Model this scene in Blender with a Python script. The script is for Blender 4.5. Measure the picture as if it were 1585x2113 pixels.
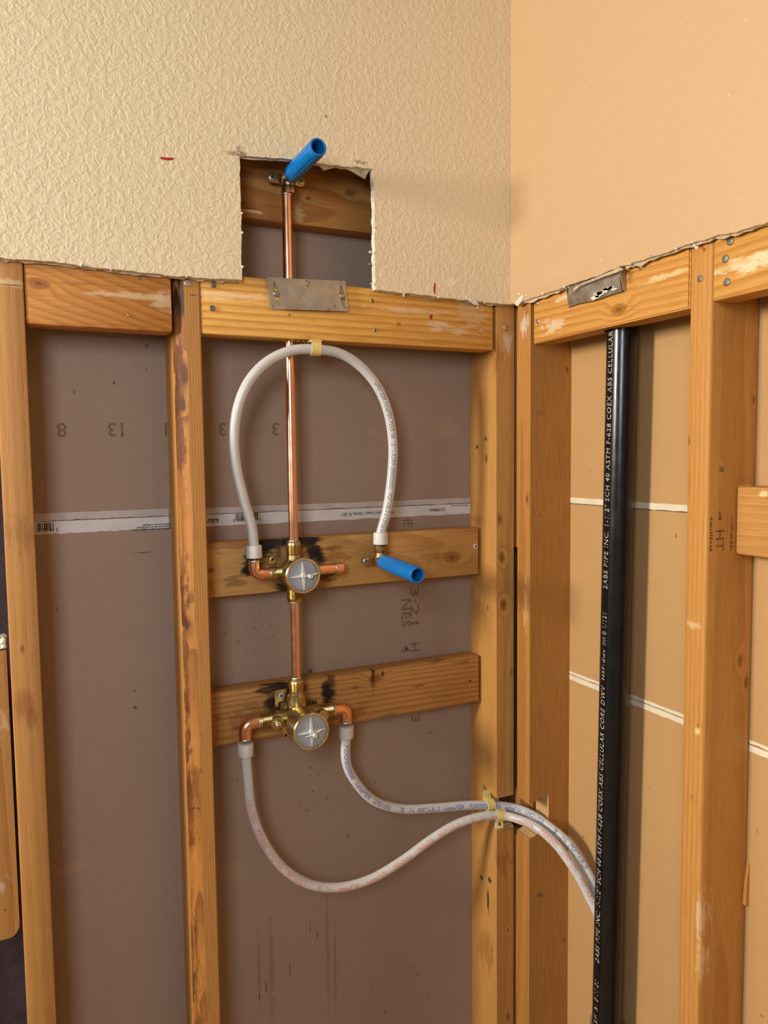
import bpy, bmesh, math, random
from mathutils import Vector, Matrix, noise
random.seed(7)
for o in list(bpy.data.objects): bpy.data.objects.remove(o)
scn = bpy.context.scene
COL = scn.collection

# ------------------------------------------------------------------ camera
W, H = 1585, 2113
FPX = 1575.9
CAM = Vector((-0.8083, -1.1643, 1.55))
YAW, PITCH, ROLL = -0.4404, -0.0727, -0.0115
_f = Vector((-math.sin(YAW)*math.cos(PITCH), math.cos(YAW)*math.cos(PITCH), math.sin(PITCH)))
_r0 = Vector((math.cos(YAW), math.sin(YAW), 0)); _u0 = _r0.cross(_f)
_r = _r0*math.cos(ROLL) + _u0*math.sin(ROLL); _u = -_r0*math.sin(ROLL) + _u0*math.cos(ROLL)
cd = bpy.data.cameras.new('camera'); cam = bpy.data.objects.new('camera', cd); COL.objects.link(cam)
cd.sensor_fit = 'HORIZONTAL'; cd.sensor_width = 36; cd.lens = FPX/W*36; cd.clip_start = .02
cam.matrix_world = Matrix(((_r.x, _u.x, -_f.x, CAM.x), (_r.y, _u.y, -_f.y, CAM.y), (_r.z, _u.z, -_f.z, CAM.z), (0, 0, 0, 1)))
scn.camera = cam

# ------------------------------------------------------------------ light
wd = bpy.data.worlds.new('room_light'); scn.world = wd; wd.use_nodes = True
bg = wd.node_tree.nodes['Background']; bg.inputs[0].default_value = (1.0, .85, .64, 1); bg.inputs[1].default_value = .19
def area(name, loc, target, size, energy, col, sizey=None):
    l = bpy.data.lights.new(name, 'AREA'); l.energy = energy; l.color = col; l.size = size
    if sizey: l.shape = 'RECTANGLE'; l.size_y = sizey
    o = bpy.data.objects.new(name, l); COL.objects.link(o); o.location = loc
    o.rotation_euler = (Vector(target)-Vector(loc)).to_track_quat('-Z', 'Y').to_euler(); return o
area('side_window_light', (-2.95, -.40, 2.05), (0, -.15, 1.5), .36, 68, (1.0, .92, .80), .55)
area('front_window_light', (-1.40, -1.65, 1.95), (-.80, 0, 1.45), .5, 14.5, (.78, .87, 1.0), .65)
vs = scn.view_settings; vs.view_transform = 'Standard'; vs.look = 'None'; vs.gamma = 1; vs.use_curve_mapping = False
vs.exposure = 0.14
cy = scn.cycles; cy.max_bounces = 6; cy.diffuse_bounces = 3; cy.glossy_bounces = 3; cy.transmission_bounces = 2; cy.caustics_reflective = False; cy.caustics_refractive = False; cy.adaptive_threshold = .045

# ------------------------------------------------------------------ helpers
def ray(px, py): return _f*FPX + _r*(px-W/2) - _u*(py-H/2)
def on_y(px, py, y):                     # a measured photo point on a plane parallel to the back wall
    d = ray(px, py); return CAM + d*((y-CAM.y)/d.y)
def on_x(px, py, x):                     # ... parallel to the right wall
    d = ray(px, py); return CAM + d*((x-CAM.x)/d.x)
V = Vector

def empty(name, loc=(0, 0, 0)):
    o = bpy.data.objects.new(name, None); COL.objects.link(o); o.location = loc; o.empty_display_size = .02; return o
def tag(o, label=None, cat=None, group=None, kind=None):
    if label: o['label'] = label
    if cat: o['category'] = cat
    if group: o['group'] = group
    if kind: o['kind'] = kind
    return o
def wloc(o):
    l = V(o.location)
    while o.parent: o = o.parent; l += V(o.location)
    return l
def obj(name, bm, mats, parent=None, smooth=False, angle=None, loc=None):
    bmesh.ops.recalc_face_normals(bm, faces=bm.faces[:])
    if loc is None:
        xs = [v.co for v in bm.verts]
        loc = V(((min(v.x for v in xs)+max(v.x for v in xs))/2, (min(v.y for v in xs)+max(v.y for v in xs))/2, min(v.z for v in xs)))
    for v in bm.verts: v.co -= loc
    me = bpy.data.meshes.new(name)
    for f in bm.faces: f.smooth = smooth
    if smooth and angle:
        bm.edges.ensure_lookup_table()
        for e in bm.edges:
            if len(e.link_faces) == 2 and e.calc_face_angle(0) > angle: e.smooth = False
    bm.to_mesh(me); bm.free()
    for m in (mats if isinstance(mats, (list, tuple)) else [mats]): me.materials.append(m)
    o = bpy.data.objects.new(name, me); COL.objects.link(o)
    if parent: o.parent = parent; o.location = loc - wloc(parent)
    else: o.location = loc
    return o
def share(src, parent, wpos, rot=None):          # another copy of a part, same mesh data
    o = src.copy(); COL.objects.link(o); o.parent = parent; o.location = V(wpos) - wloc(parent)
    if rot is not None: o.rotation_euler = rot
    return o
def box(bm, x0, x1, y0, y1, z0, z1, bevel=0, seg=2, mi=0):
    vs_ = [bm.verts.new((x, y, z)) for x in (x0, x1) for y in (y0, y1) for z in (z0, z1)]
    fs = [bm.faces.new([vs_[i] for i in q]) for q in ((0,1,3,2),(4,6,7,5),(0,4,5,1),(2,3,7,6),(0,2,6,4),(1,5,7,3))]
    for f in fs: f.material_index = mi
    if bevel:
        es = list({e for f in fs for e in f.edges})
        bmesh.ops.bevel(bm, geom=es, offset=bevel, segments=seg, affect='EDGES', profile=.5)
    return bm
def prism(bm, pts, axis, a, b, mi=0, side_mi=None):
    """extrude a closed outline; axis 'y': pts are (x,z) between y=a..b; axis 'x': pts are (y,z)"""
    mk = {'y': lambda p, t: (p[0], t, p[1]), 'x': lambda p, t: (t, p[0], p[1]), 'z': lambda p, t: (p[0], p[1], t)}[axis]
    A = [bm.verts.new(mk(p, a)) for p in pts]; B = [bm.verts.new(mk(p, b)) for p in pts]
    f1 = bm.faces.new(A); f2 = bm.faces.new(B[::-1]); f1.material_index = f2.material_index = mi
    n = len(pts)
    for i in range(n):
        f = bm.faces.new((A[i], B[i], B[(i+1) % n], A[(i+1) % n])); f.material_index = mi if side_mi is None else side_mi
    return bm
def frame(d):
    d = V(d).normalized(); up = V((0, 0, 1)) if abs(d.z) < .9 else V((1, 0, 0))
    s = d.cross(up).normalized(); return s, s.cross(d).normalized(), d
def lathe(bm, o, d, prof, seg=32, mi=0, cap=(True, True), sides=None):
    """prof: list of (t, r) along axis d from o"""
    s, u, d = frame(d); o = V(o); rings = []
    for t, r in prof:
        rings.append([bm.verts.new(o + d*t + (s*math.cos(2*math.pi*k/seg) + u*math.sin(2*math.pi*k/seg))*r) for k in range(seg)])
    for i in range(len(rings)-1):
        for k in range(seg):
            f = bm.faces.new((rings[i][k], rings[i][(k+1) % seg], rings[i+1][(k+1) % seg], rings[i+1][k])); f.material_index = mi
    if cap[0]: bm.faces.new(rings[0][::-1]).material_index = mi
    if cap[1]: bm.faces.new(rings[-1]).material_index = mi
    return bm
def cyl(bm, a, b, r, r2=None, seg=24, mi=0):
    a, b = V(a), V(b); return lathe(bm, a, b-a, [(0, r), ((b-a).length, r if r2 is None else r2)], seg, mi)
def threads(r, t0, t1, pitch=.0025, depth=.0013):
    n = int((t1-t0)/pitch); out = []
    for i in range(n):
        out += [(t0+i*pitch, r-depth), (t0+(i+.5)*pitch, r)]
    return out + [(t1, r-depth)]
def spline(pts, n=10):
    P = [V(p) for p in pts]; P = [P[0]*2-P[1]] + P + [P[-1]*2-P[-2]]; out = []
    for i in range(1, len(P)-2):
        a, b, c, d = P[i-1:i+3]
        for k in range(n):
            t = k/n
            out.append(.5*((2*b) + (c-a)*t + (2*a-5*b+4*c-d)*t*t + (3*b-a-3*c+d)*t**3))
    return out + [P[-2]]
def sweep(bm, pts, r, seg=20, mi=0, caps=True):
    pts = [V(p) for p in pts]; rings = []; prev = None
    for i, p in enumerate(pts):
        t = (pts[min(i+1, len(pts)-1)] - pts[max(i-1, 0)]).normalized()
        if prev is None: s, u, _ = frame(t)
        else:
            s = (prev - t*prev.dot(t)).normalized(); u = s.cross(t)
        prev = s
        rr = r(i/(len(pts)-1)) if callable(r) else r
        rings.append([bm.verts.new(p + (s*math.cos(2*math.pi*k/seg) + u*math.sin(2*math.pi*k/seg))*rr) for k in range(seg)])
    for i in range(len(rings)-1):
        for k in range(seg): bm.faces.new((rings[i][k], rings[i][(k+1) % seg], rings[i+1][(k+1) % seg], rings[i+1][k])).material_index = mi
    if caps: bm.faces.new(rings[0][::-1]).material_index = mi; bm.faces.new(rings[-1]).material_index = mi
    return bm
def text_geo(s, size, shear=0, thick=0, space=1.0, align='LEFT', word=1.0):
    c = bpy.data.curves.new('t', 'FONT'); c.body = s; c.size = size; c.shear = shear; c.offset = thick
    c.space_character = space; c.space_word = word; c.align_x = align; c.resolution_u = 2; c.fill_mode = 'FRONT'
    o = bpy.data.objects.new('t', c); COL.objects.link(o); bpy.context.view_layer.update()
    dg = bpy.context.evaluated_depsgraph_get(); e = o.evaluated_get(dg); me = e.to_mesh()
    vv = [v.co.copy() for v in me.vertices]; ff = [list(p.vertices) for p in me.polygons]
    e.to_mesh_clear(); bpy.data.objects.remove(o); bpy.data.curves.remove(c); return vv, ff
def text_part(name, s, size, fn, mat, parent, fit=None, **kw):
    """flat print: fn maps (u, v) on the text's line to a point of the carrying surface; fit = wanted length"""
    vv, ff = text_geo(s, size, **kw)
    if fit:
        L = max(v.x for v in vv)-min(v.x for v in vv); k = fit/L
        for v in vv: v.x *= k
    bm = bmesh.new(); bv = [bm.verts.new(fn(v.x, v.y)) for v in vv]
    for f in ff:
        try: bm.faces.new([bv[i] for i in f])
        except ValueError: pass
    return obj(name, bm, mat, parent)

# ------------------------------------------------------------------ materials
def srgb(r, g, b):
    f = lambda c: (c/255/12.92) if c/255 <= .04045 else ((c/255+.055)/1.055)**2.4
    return (f(r), f(g), f(b), 1)
class NT:
    def __init__(s, name):
        s.m = bpy.data.materials.new(name); s.m.use_nodes = True; s.t = s.m.node_tree; s.b = s.t.nodes['Principled BSDF']
    def n(s, typ, ins=None, **kw):
        x = s.t.nodes.new('ShaderNode'+typ)
        for k, v in kw.items(): setattr(x, k, v)
        for k, v in (ins or {}).items():
            i = x.inputs[k]
            if isinstance(v, bpy.types.NodeSocket): s.t.links.new(v, i)
            else: i.default_value = v
        return x
    def math(s, op, a, b=0.0, c=None, clamp=False):
        d = {0: a, 1: b}
        if c is not None: d[2] = c
        return s.n('Math', d, operation=op, use_clamp=clamp).outputs[0]
    def vmath(s, op, a, b=(0, 0, 0)):
        x = s.n('VectorMath', {0: a, 1: b}, operation=op); return x.outputs['Value'] if op in ('LENGTH', 'DOT_PRODUCT') else x.outputs[0]
    def mix(s, fac, a, b, blend='MIX'):
        x = s.n('Mix', None, data_type='RGBA', blend_type=blend)
        for k, v in ((0, fac), (6, a), (7, b)):
            i = x.inputs[k]
            if isinstance(v, bpy.types.NodeSocket): s.t.links.new(v, i)
            else: i.default_value = v
        return x.outputs[2]
    def ramp(s, fac, lo, hi, a=0.0, b=1.0):
        return s.n('MapRange', {0: fac, 1: lo, 2: hi, 3: a, 4: b}, interpolation_type='SMOOTHSTEP').outputs[0]
    def set(s, **kw):
        for k, v in kw.items():
            i = s.b.inputs[k.replace('_', ' ')]
            if isinstance(v, bpy.types.NodeSocket): s.t.links.new(v, i)
            else: i.default_value = v
        return s.m
    def pos(s): return s.n('NewGeometry').outputs['Position']
    def noise(s, vec, scale, detail=2.0, rough=.5, dist=0.0):
        return s.n('TexNoise', {'Vector': vec, 'Scale': scale, 'Detail': detail, 'Roughness': rough, 'Distortion': dist}).outputs[0]
    def bump(s, h, strength, dist):
        return s.n('Bump', {'Height': h, 'Strength': strength, 'Distance': dist}).outputs[0]
def simple(name, col, rough=.5, metal=0.0, var=.12, scale=60, bump=0, bscale=200, **kw):
    t = NT(name); p = t.pos()
    k = t.ramp(t.noise(p, scale, 3), .3, .7, 1-var, 1+var)
    c = t.vmath('MULTIPLY', t.n('CombineXYZ', {0: col[0], 1: col[1], 2: col[2]}).outputs[0], t.n('CombineXYZ', {0: k, 1: k, 2: k}).outputs[0])
    a = dict(Base_Color=c, Roughness=t.ramp(t.noise(p, scale*1.7, 2), .3, .7, rough*.85, min(1, rough*1.15)), Metallic=metal)
    if bump: a['Normal'] = t.bump(t.noise(p, bscale, 3), bump, .001)
    a.update(kw); return t.set(**a)
def marks(t, p, c, lst, stretch=(1, 1, 1)):
    """stains, burns, smears with a shape of their own: (centre, (rx,ry,rz), colour, strength[, -, raggedness])"""
    if not lst: return c
    nz = t.math('SUBTRACT', t.noise(t.vmath('MULTIPLY', p, stretch), 110, 5, .68), .5)
    for mk in lst:
        ce, rad, col, st = mk[:4]; rag = mk[5] if len(mk) > 5 else .9
        d = t.vmath('LENGTH', t.vmath('DIVIDE', t.vmath('SUBTRACT', p, tuple(ce)), tuple(rad)))
        e = t.math('MULTIPLY_ADD', nz, rag*4.2, d)
        c = t.mix(t.ramp(e, 1.15, .40, 0, st), c, col)
    return c
def wood(name, light, dark, grain='z', ring=.004, pith=(.05, .06), tilt=(.02, .02), contrast=.5, seed=0, knots=(), stains=(), wob=.006, rough=.6, blotch=.18):
    """sawn softwood. pith = cross-section offset of the tree's heart, tilt = its slope along the board"""
    t = NT(name); P = t.pos()
    light = (light[0]*.87, light[1]*.87, light[2]*.74, 1); dark = (dark[0]*.85, dark[1]*.83, dark[2]*.68, 1)
    g = 'xyz'.index(grain); a, b = [i for i in range(3) if i != g]
    sc = [1, 1, 1]; sc[g] = .07
    st = t.vmath('ADD', t.vmath('MULTIPLY', P, tuple(sc)), (seed*3.1, seed*1.7, seed*2.3))
    nz = t.n('TexNoise', {'Vector': st, 'Scale': 14, 'Detail': 2}).outputs[1]
    dv = t.vmath('MULTIPLY', t.vmath('SUBTRACT', nz, (.5, .5, .5)), (wob*2.2,)*3)
    wv = t.vmath('ADD', P, dv)
    xyz = t.n('SeparateXYZ', {0: wv}).outputs
    ca = t.math('ADD', xyz[a], t.math('MULTIPLY_ADD', xyz[g], tilt[0], pith[0]))
    cb = t.math('ADD', xyz[b], t.math('MULTIPLY_ADD', xyz[g], tilt[1], pith[1]))
    rr = t.math('SQRT', t.math('ADD', t.math('MULTIPLY', ca, ca), t.math('MULTIPLY', cb, cb)))
    km = None
    for kc, kr in knots:
        ks = [1/kr]*3; ks[g] = .55/kr
        d = t.vmath('LENGTH', t.vmath('MULTIPLY', t.vmath('SUBTRACT', wv, tuple(kc)), tuple(ks)))
        infl = t.ramp(d, 3.0, .4); rr = t.math('ADD', rr, t.math('MULTIPLY', infl, kr*.9))
        m = t.ramp(d, 1.25, .75)
        cr = t.ramp(d, .45, .2)
        km = (m, cr, d) if km is None else (t.math('MAXIMUM', km[0], m), t.math('MAXIMUM', km[1], cr), t.math('MINIMUM', km[2], d))
    ph = t.math('FRACT', t.math('DIVIDE', rr, ring))
    rf = t.math('MULTIPLY', t.ramp(ph, .25, .88), t.ramp(ph, 1.0, .93))
    fine = [1, 1, 1]; fine[g] = .025
    fib = t.noise(t.vmath('MULTIPLY', P, tuple(fine)), 620, 4, .72)
    big = t.noise(st, 9, 2)
    mid = tuple((light[i]+dark[i])/2 for i in range(3)) + (1,)
    c = t.mix(t.math('MULTIPLY', rf, contrast), light, dark)
    c = t.mix(t.math('MULTIPLY', t.ramp(big, .35, .7), blotch*2), c, mid)
    c = t.mix(t.ramp(fib, .48, .70, 0, .42), c, tuple(x*.55 for x in dark[:3])+(1,))
    c = t.mix(t.ramp(fib, .45, .25, 0, .15), c, tuple(min(1, x*1.25) for x in light[:3])+(1,))
    if km:
        kn = tuple(x*.42 for x in dark[:3])+(1,)
        c = t.mix(t.math('MULTIPLY', km[0], .75), c, tuple(x*.68 for x in dark[:3])+(1,)); c = t.mix(t.math('MULTIPLY', km[1], .9), c, kn)
    mst = [1, 1, 1]; mst[g] = .30; c = marks(t, P, c, stains, tuple(mst))
    h = t.math('ADD', t.math('MULTIPLY', rf, -.35), t.math('MULTIPLY', fib, .8))
    h = t.math('ADD', h, t.math('MULTIPLY', t.noise(P, 350, 2), .25))
    return t.set(Base_Color=c, Roughness=rough, Normal=t.bump(h, .45, .0006), Specular_IOR_Level=.3)

WHITE = srgb(232, 224, 208); BLACK = srgb(24, 17, 12); MUD = srgb(226, 205, 170)
WL, WD = srgb(221, 164, 96), srgb(186, 118, 52)     # honey coloured framing lumber
def paint(name, col, texture, seed, spots=()):
    t = NT(name); P = t.vmath('ADD', t.pos(), (seed, seed*.7, 0))
    n1 = t.noise(P, 118, 3, .5, .8); n2 = t.noise(P, 230, 2, .5)
    if texture > .8: h = t.math('ADD', t.ramp(n1, .36, .68), t.math('MULTIPLY', n2, .30))
    else: h = t.math('ADD', t.math('MULTIPLY', t.ramp(n1, .3, .75), .5), t.math('MULTIPLY', t.ramp(t.noise(P, 210, 1), .72, .78), .8))
    c = t.mix(t.ramp(t.noise(P, 3.5, 2), .3, .75, 0, .25), col, tuple(x*.93 for x in col[:3])+(1,))
    c = t.mix(t.ramp(t.noise(P, 160, 1), .73, .79, 0, .35), c, WHITE)
    c = marks(t, t.pos(), c, spots)
    return t.set(Base_Color=c, Roughness=.55, Normal=t.bump(h, .42 if texture > .8 else .35, .0014*texture), Specular_IOR_Level=.35)
def kraft(name, col, seed, spots=(), spatter=()):
    t = NT(name); P = t.vmath('ADD', t.pos(), (seed, seed, seed))
    c = t.mix(t.ramp(t.noise(P, 5, 3), .3, .7, 0, .3), col, tuple(x*.86 for x in col[:3])+(1,))
    c = t.mix(t.ramp(t.noise(P, 500, 2), .4, .7, 0, .18), c, tuple(x*.75 for x in col[:3])+(1,))
    c = t.mix(t.ramp(t.noise(P, 55, 1), .79, .82, 0, .55), c, tuple(x*.3 for x in col[:3])+(1,))
    for ce, rd in spatter:
        d = t.vmath('LENGTH', t.vmath('DIVIDE', t.vmath('SUBTRACT', t.pos(), tuple(ce)), rd))
        c = t.mix(t.math('MULTIPLY', t.ramp(t.noise(t.vmath('MULTIPLY', P, (1, 1, .6)), 330, 1), .70, .73), t.ramp(d, 1.0, .3, 0, .85)), c, srgb(58, 34, 22))
    c = marks(t, t.pos(), c, spots)
    return t.set(Base_Color=c, Roughness=.72, Normal=t.bump(t.noise(P, 260, 3), .12, .0006), Specular_IOR_Level=.2)
M = {}
M['gypsum'] = simple('gypsum_core', srgb(222, 214, 196), .9, var=.2, scale=150, bump=.6, bscale=400)
M['torn_paper'] = simple('torn_paper', srgb(188, 170, 140), .85, var=.25, scale=90, bump=.3)
M['copper'] = simple('copper', (.90, .47, .30), .26, 1, var=.05, scale=25)
M['copper_old'] = simple('copper_tarnished', (.42, .20, .11), .4, 1, var=.3, scale=80)
M['brass'] = simple('brass', (.50, .37, .16), .33, 1, var=.22, scale=70)
M['brass_ring'] = simple('pale_brass', (.68, .60, .42), .22, 1, var=.1, scale=70)
M['bronze'] = simple('bronze', (.42, .24, .12), .38, 1, var=.25, scale=90)
M['solder'] = simple('solder', (.62, .58, .52), .35, 1, var=.2, scale=200)
M['steel'] = simple('bare_steel', (.47, .44, .38), .5, 1, var=.13, scale=45)
M['zinc'] = simple('zinc_screw', (.62, .58, .50), .35, 1, var=.15, scale=200)
M['white_screw'] = simple('white_screw', srgb(228, 222, 212), .4, var=.05)
M['brass_screw'] = simple('yellow_zinc_screw', (.55, .42, .20), .35, 1, var=.2, scale=200)
M['dark'] = simple('dark_recess', srgb(20, 16, 12), .8)
M['nail'] = simple('nail_steel', (.26, .25, .23), .45, 1, var=.3, scale=300)
M['blue'] = simple('blue_plastic', srgb(0, 112, 184), .33, var=.06)
M['grey_plastic'] = simple('grey_plastic', srgb(158, 161, 166), .5, var=.04)
M['pale_plastic'] = simple('pale_grey_plastic', srgb(206, 206, 198), .45, var=.04)
M['yellow'] = simple('cream_plastic', srgb(232, 208, 128), .4, var=.05)
M['pex'] = simple('pex', srgb(206, 204, 198), .33, var=.03, Subsurface_Weight=.35, Subsurface_Radius=(.01, .009, .008), Subsurface_Scale=.6)
M['pex_ring'] = simple('pex_ring', srgb(216, 211, 200), .42, var=.03, Subsurface_Weight=.25, Subsurface_Radius=(.008, .007, .006), Subsurface_Scale=.5)
M['abs'] = simple('black_abs', srgb(17, 17, 18), .23, var=.2, scale=30)
M['ink_white'] = simple('white_print', srgb(205, 205, 196), .6, var=.35, scale=260)
M['ink_grey'] = simple('grey_print', srgb(112, 108, 104), .6, var=.25, scale=260)
M['ink_blue'] = simple('blue_print', srgb(134, 140, 178), .6, var=.2, scale=260)
M['ink_red'] = simple('red_print', srgb(224, 160, 144), .6, var=.2, scale=260)
M['ink_black'] = simple('black_print', srgb(48, 44, 46), .6, var=.3, scale=260)
M['ink_faint'] = simple('faint_print', srgb(124, 96, 74), .8, var=.2, scale=260)
M['ink_wood'] = simple('mill_stamp_print', srgb(128, 80, 42), .8, var=.3, scale=260)
M['red_marker'] = simple('red_marker', srgb(176, 22, 30), .6, var=.2)
M['tape'] = simple('white_edge_tape', srgb(214, 208, 204), .6, var=.06, scale=30)
M['tape_dull'] = simple('dull_edge_paper', srgb(192, 180, 172), .7, var=.1, scale=30)
M['tape_cream'] = simple('cream_edge_tape', srgb(232, 218, 190), .6, var=.06, scale=30)
M['raw_wood'] = wood('fresh_cut_wood', srgb(232, 190, 138), srgb(196, 140, 84), 'z', .003, seed=9)

# ------------------------------------------------------------------ the setting
T, D = .0127, .089
def ragged(pts, amp, step=.004, seed=0):
    out = []
    for i in range(len(pts)-1):
        a, b = V(pts[i]), V(pts[i+1]); n = max(1, int((b-a).length/step)); t = (b-a).normalized(); nn = V((-t.y, t.x))
        for k in range(n):
            p = a.lerp(b, k/n); q = V((p.x*60+seed, p.y*60, seed*1.3))
            out.append(tuple(p + nn*(noise.noise(q)*amp + noise.noise(q*4)*amp*.5)))
    return out + [tuple(pts[-1])]
bx = lambda px, py: (lambda p: (p.x, p.z))(on_y(px, py, -T))
rx = lambda px, py: (lambda p: (p.y, p.z))(on_x(px, py, -T))
LEFT_END, FRONT_END, TOP = -2.9, -2.3, 2.62
# back wall: textured drywall with the notch for the shower arm
e1 = ragged([bx(0, 531), bx(130, 543), bx(240, 557), bx(330, 566), bx(360, 569), bx(420, 573), bx(499, 578)], .0016, seed=1)
e2 = ragged([bx(500, 577), bx(499, 500), bx(496, 420), bx(494, 322)], .0014, seed=2)
e3 = ragged([bx(494, 321), bx(540, 324), bx(601, 328), bx(662, 337), bx(718, 344), bx(768, 348)], .0018, seed=3)
e4 = ragged([bx(769, 349), bx(773, 430), bx(774, 520), bx(775, 596)], .0020, seed=4)
e5 = ragged([bx(775, 598), bx(830, 604), bx(880, 610), bx(975, 621), bx(1030, 626), (-T-.0003, bx(1050, 628)[1])], .0016, seed=5)
zl = bx(0, 531)[1]
outline = [(-.98, zl), (-.86, zl)] + e1 + e2 + e3 + e4 + e5 + [(-T-.0003, TOP), (LEFT_END, TOP), (LEFT_END, 0.002), (-.98, 0.002)]
spots_b = [(on_y(100, 425, -T), (.004, .01, .002), WHITE, .9, 20), (on_y(930, 582, -T), (.009, .02, .008), srgb(245, 232, 205), .9, 15, .3),
           (on_y(488, 316, -T), (.02, .02, .0035), srgb(150, 128, 96), .8, 25), (on_y(745, 335, -T), (.012, .02, .004), srgb(140, 120, 84), .8, 60, 1.2),
           (on_y(672, 240, -T), (.002, .02, .003), srgb(150, 110, 70), .8, 25)]
M['cream'] = paint('cream_textured_paint', srgb(234, 214, 176), 1.0, 3.3, spots_b)
bm = bmesh.new(); prism(bm, outline, 'y', -T, -.0004, 0, 1)
wall_back = tag(obj('wall_back', bm, [M['cream'], M['gypsum']], loc=V((-1.2, 0, 0))), 'cream knockdown-textured drywall above the opened stud bays', kind='structure')
# right wall: smoother peach drywall
r1 = ragged([(-T, rx(1062, 626)[1]), rx(1090, 618), rx(1140, 601), rx(1200, 580), rx(1283, 551), rx(1330, 536), rx(1430, 501), rx(1445, 497), rx(1500, 483), rx(1585, 458)], .0022, seed=11)
zr = rx(1585, 458)[1]
outline = [(-.001, r1[0][1])] + r1 + [(FRONT_END, zr), (FRONT_END, TOP), (-.001, TOP)]
spots_r = [(on_x(1150, 560, -T), (.02, .05, .012), srgb(206, 176, 138), .35, 30, 1.3), (on_x(1270, 515, -T), (.02, .02, .02), srgb(206, 176, 138), .3, 30, 1.3)]
M['peach'] = paint('peach_smooth_paint', srgb(203, 167, 126), .6, 8.1, spots_r)
bm = bmesh.new(); prism(bm, outline, 'x', -T, -.0004, 0, 1)
wall_right = tag(obj('wall_right', bm, [M['peach'], M['gypsum']], loc=V((0, -1, 1.8))), 'smooth peach drywall above the opened stud bays', kind='structure')
# paper-backed drywall of the rooms behind, seen between the studs
ZB = 1.4587
sp = []
for px, py, rx_, rz_ in [(235, 790, .002, .003), (260, 775, .001, .001), (302, 763, .001, .002), (118, 1258, .002, .005), (280, 1460, .004, .003), (700, 1560, .001, .004), (300, 1140, .02, .001),
                         (490, 1610, .0012, .006), (640, 1600, .001, .004), (676, 1645, .001, .004), (655, 1930, .0012, .012), (640, 1915, .001, .014), (598, 2000, .001, .016), (550, 2040, .0012, .015), (535, 2055, .0012, .012),  
                         (770, 2035, .0008, .009), (795, 2090, .001, .006), (717, 1725, .002, .004), (560, 1290, .002, .001), (535, 1265, .0012, .001), (640, 1385, .004, .006), (1000, 1000, .0001, .0001)]:
    sp.append((on_y(px, py, D), (rx_, .02, rz_), srgb(72, 46, 30), .75, 20, .5))
for px, py, rx_, rz_ in [(770, 890, .007, .008), (790, 800, .006, .003), (920, 885, .03, .02), (960, 1950, .001, .02), (950, 1920, .0015, .005), (875, 1490, .002, .003), (480, 1800, .03, .02), (150, 1790, .03, .01), (905, 793, .010, .001)]:
    sp.append((on_y(px, py, D), (rx_, .02, rz_), srgb(178, 152, 124), .45, 20, .7))
for px, py, a_, b_ in [(676, 1960, .004, .12), (692, 1990, .003, .10), (560, 1990, .006, .10), (535, 2000, .004, .08)]: sp.append((on_y(px, py, D), (a_, .02, b_), srgb(96, 70, 50), .3, 20, .6))
M['kraft'] = kraft('brown_kraft_paper', srgb(164, 140, 122), 1.1, sp, [(on_y(520, 1300, D), (.09, .1, .06)), (on_y(620, 1620, D), (.07, .1, .09))])
spr = [(on_x(px, py, D), (.02, a, b), srgb(96, 62, 34), .7, 20, .5) for px, py, a, b in [(1395, 1105, .002, .004), (1180, 1340, .001, .001), (1350, 1510, .001, .001), (1360, 1795, .002, .001), (1218, 970, .001, .002), (1190, 1075, .001, .001), (1182, 1905, .001, .001), (1395, 960, .001, .001)]]
M['kraft_r'] = kraft('tan_kraft_paper', srgb(196, 154, 102), 4.7, spr)
lining = tag(empty('wall_back_lining', (-.4, D, 0)), 'brown paper back of the neighbouring drywall behind the valve bays', kind='structure')
GJ = .0006
def sheet(nm, bounds, mat, parent, bev=.0015): bm = bmesh.new(); box(bm, *bounds, bevel=bev, seg=1); return obj(nm, bm, mat, parent)
sheet('drywall_sheet', (-.8359, D+.012, D+.0001, D+.0127, ZB+GJ, TOP), M['kraft'], lining)
sheet('drywall_sheet', (-.8359, D+.012, D+.0001, D+.0127, 0.002, ZB-GJ), M['kraft'], lining)
lining_r = tag(empty('wall_right_lining', (D, -.4, 0)), 'tan paper back of the neighbouring drywall behind the drain pipe bay', kind='structure')
Z1, Z2 = 1.461, 1.1455
for z0, z1 in ((Z1+GJ, TOP), (Z2+GJ, Z1-GJ), (0.002, Z2-GJ)):
    sheet('drywall_sheet', (D+.0001, D+.0127, FRONT_END, D-.0002, z0, z1), M['kraft_r'], lining_r)
# paper tapes that bind the sheet edges, folded over onto the back
def tape(parent, plane, a, b, z0, z1, mat, seed):
    bm = bmesh.new(); n = 60; e = .0006
    top = [(a+(b-a)*i/n, z1 + noise.noise(V((i*.35, seed, 0)))*.0008) for i in range(n+1)]
    bot = [(a+(b-a)*i/n, z0 + noise.noise(V((i*.3, seed+5, 0)))*.0016) for i in range(n+1)]
    prism(bm, top+bot[::-1], 'y' if plane == 'B' else 'x', D-e, D+.00005)
    return obj('edge_tape', bm, mat, parent)
tape(lining, 'B', -.797, -.60, ZB+.0008, 1.4705, M['tape_dull'], 1)
tape(lining, 'B', -.558, -.0345, ZB+.0008, 1.4690, M['tape_dull'], 2)
tpl = tape(lining, 'B', -.797, -.60, 1.4390, ZB-.0008, M['tape'], 3)
tpr = tape(lining, 'B', -.558, -.0345, 1.4385, ZB-.0008, M['tape'], 4)
tape(lining_r, 'R', -.0565, -.405, Z1+.0008, 1.4718, M['tape_cream'], 5)
tape(lining_r, 'R', -.0565, -.405, Z2+.0008, 1.1515, M['tape_cream'], 6)
tape(lining_r, 'R', -.0565, -.405, 1.1355, Z2-.0008, M['tape_cream'], 7)
tape(lining_r, 'R', -.4435, -.9, Z2+.0008, 1.1515, M['tape_cream'], 8)
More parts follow.
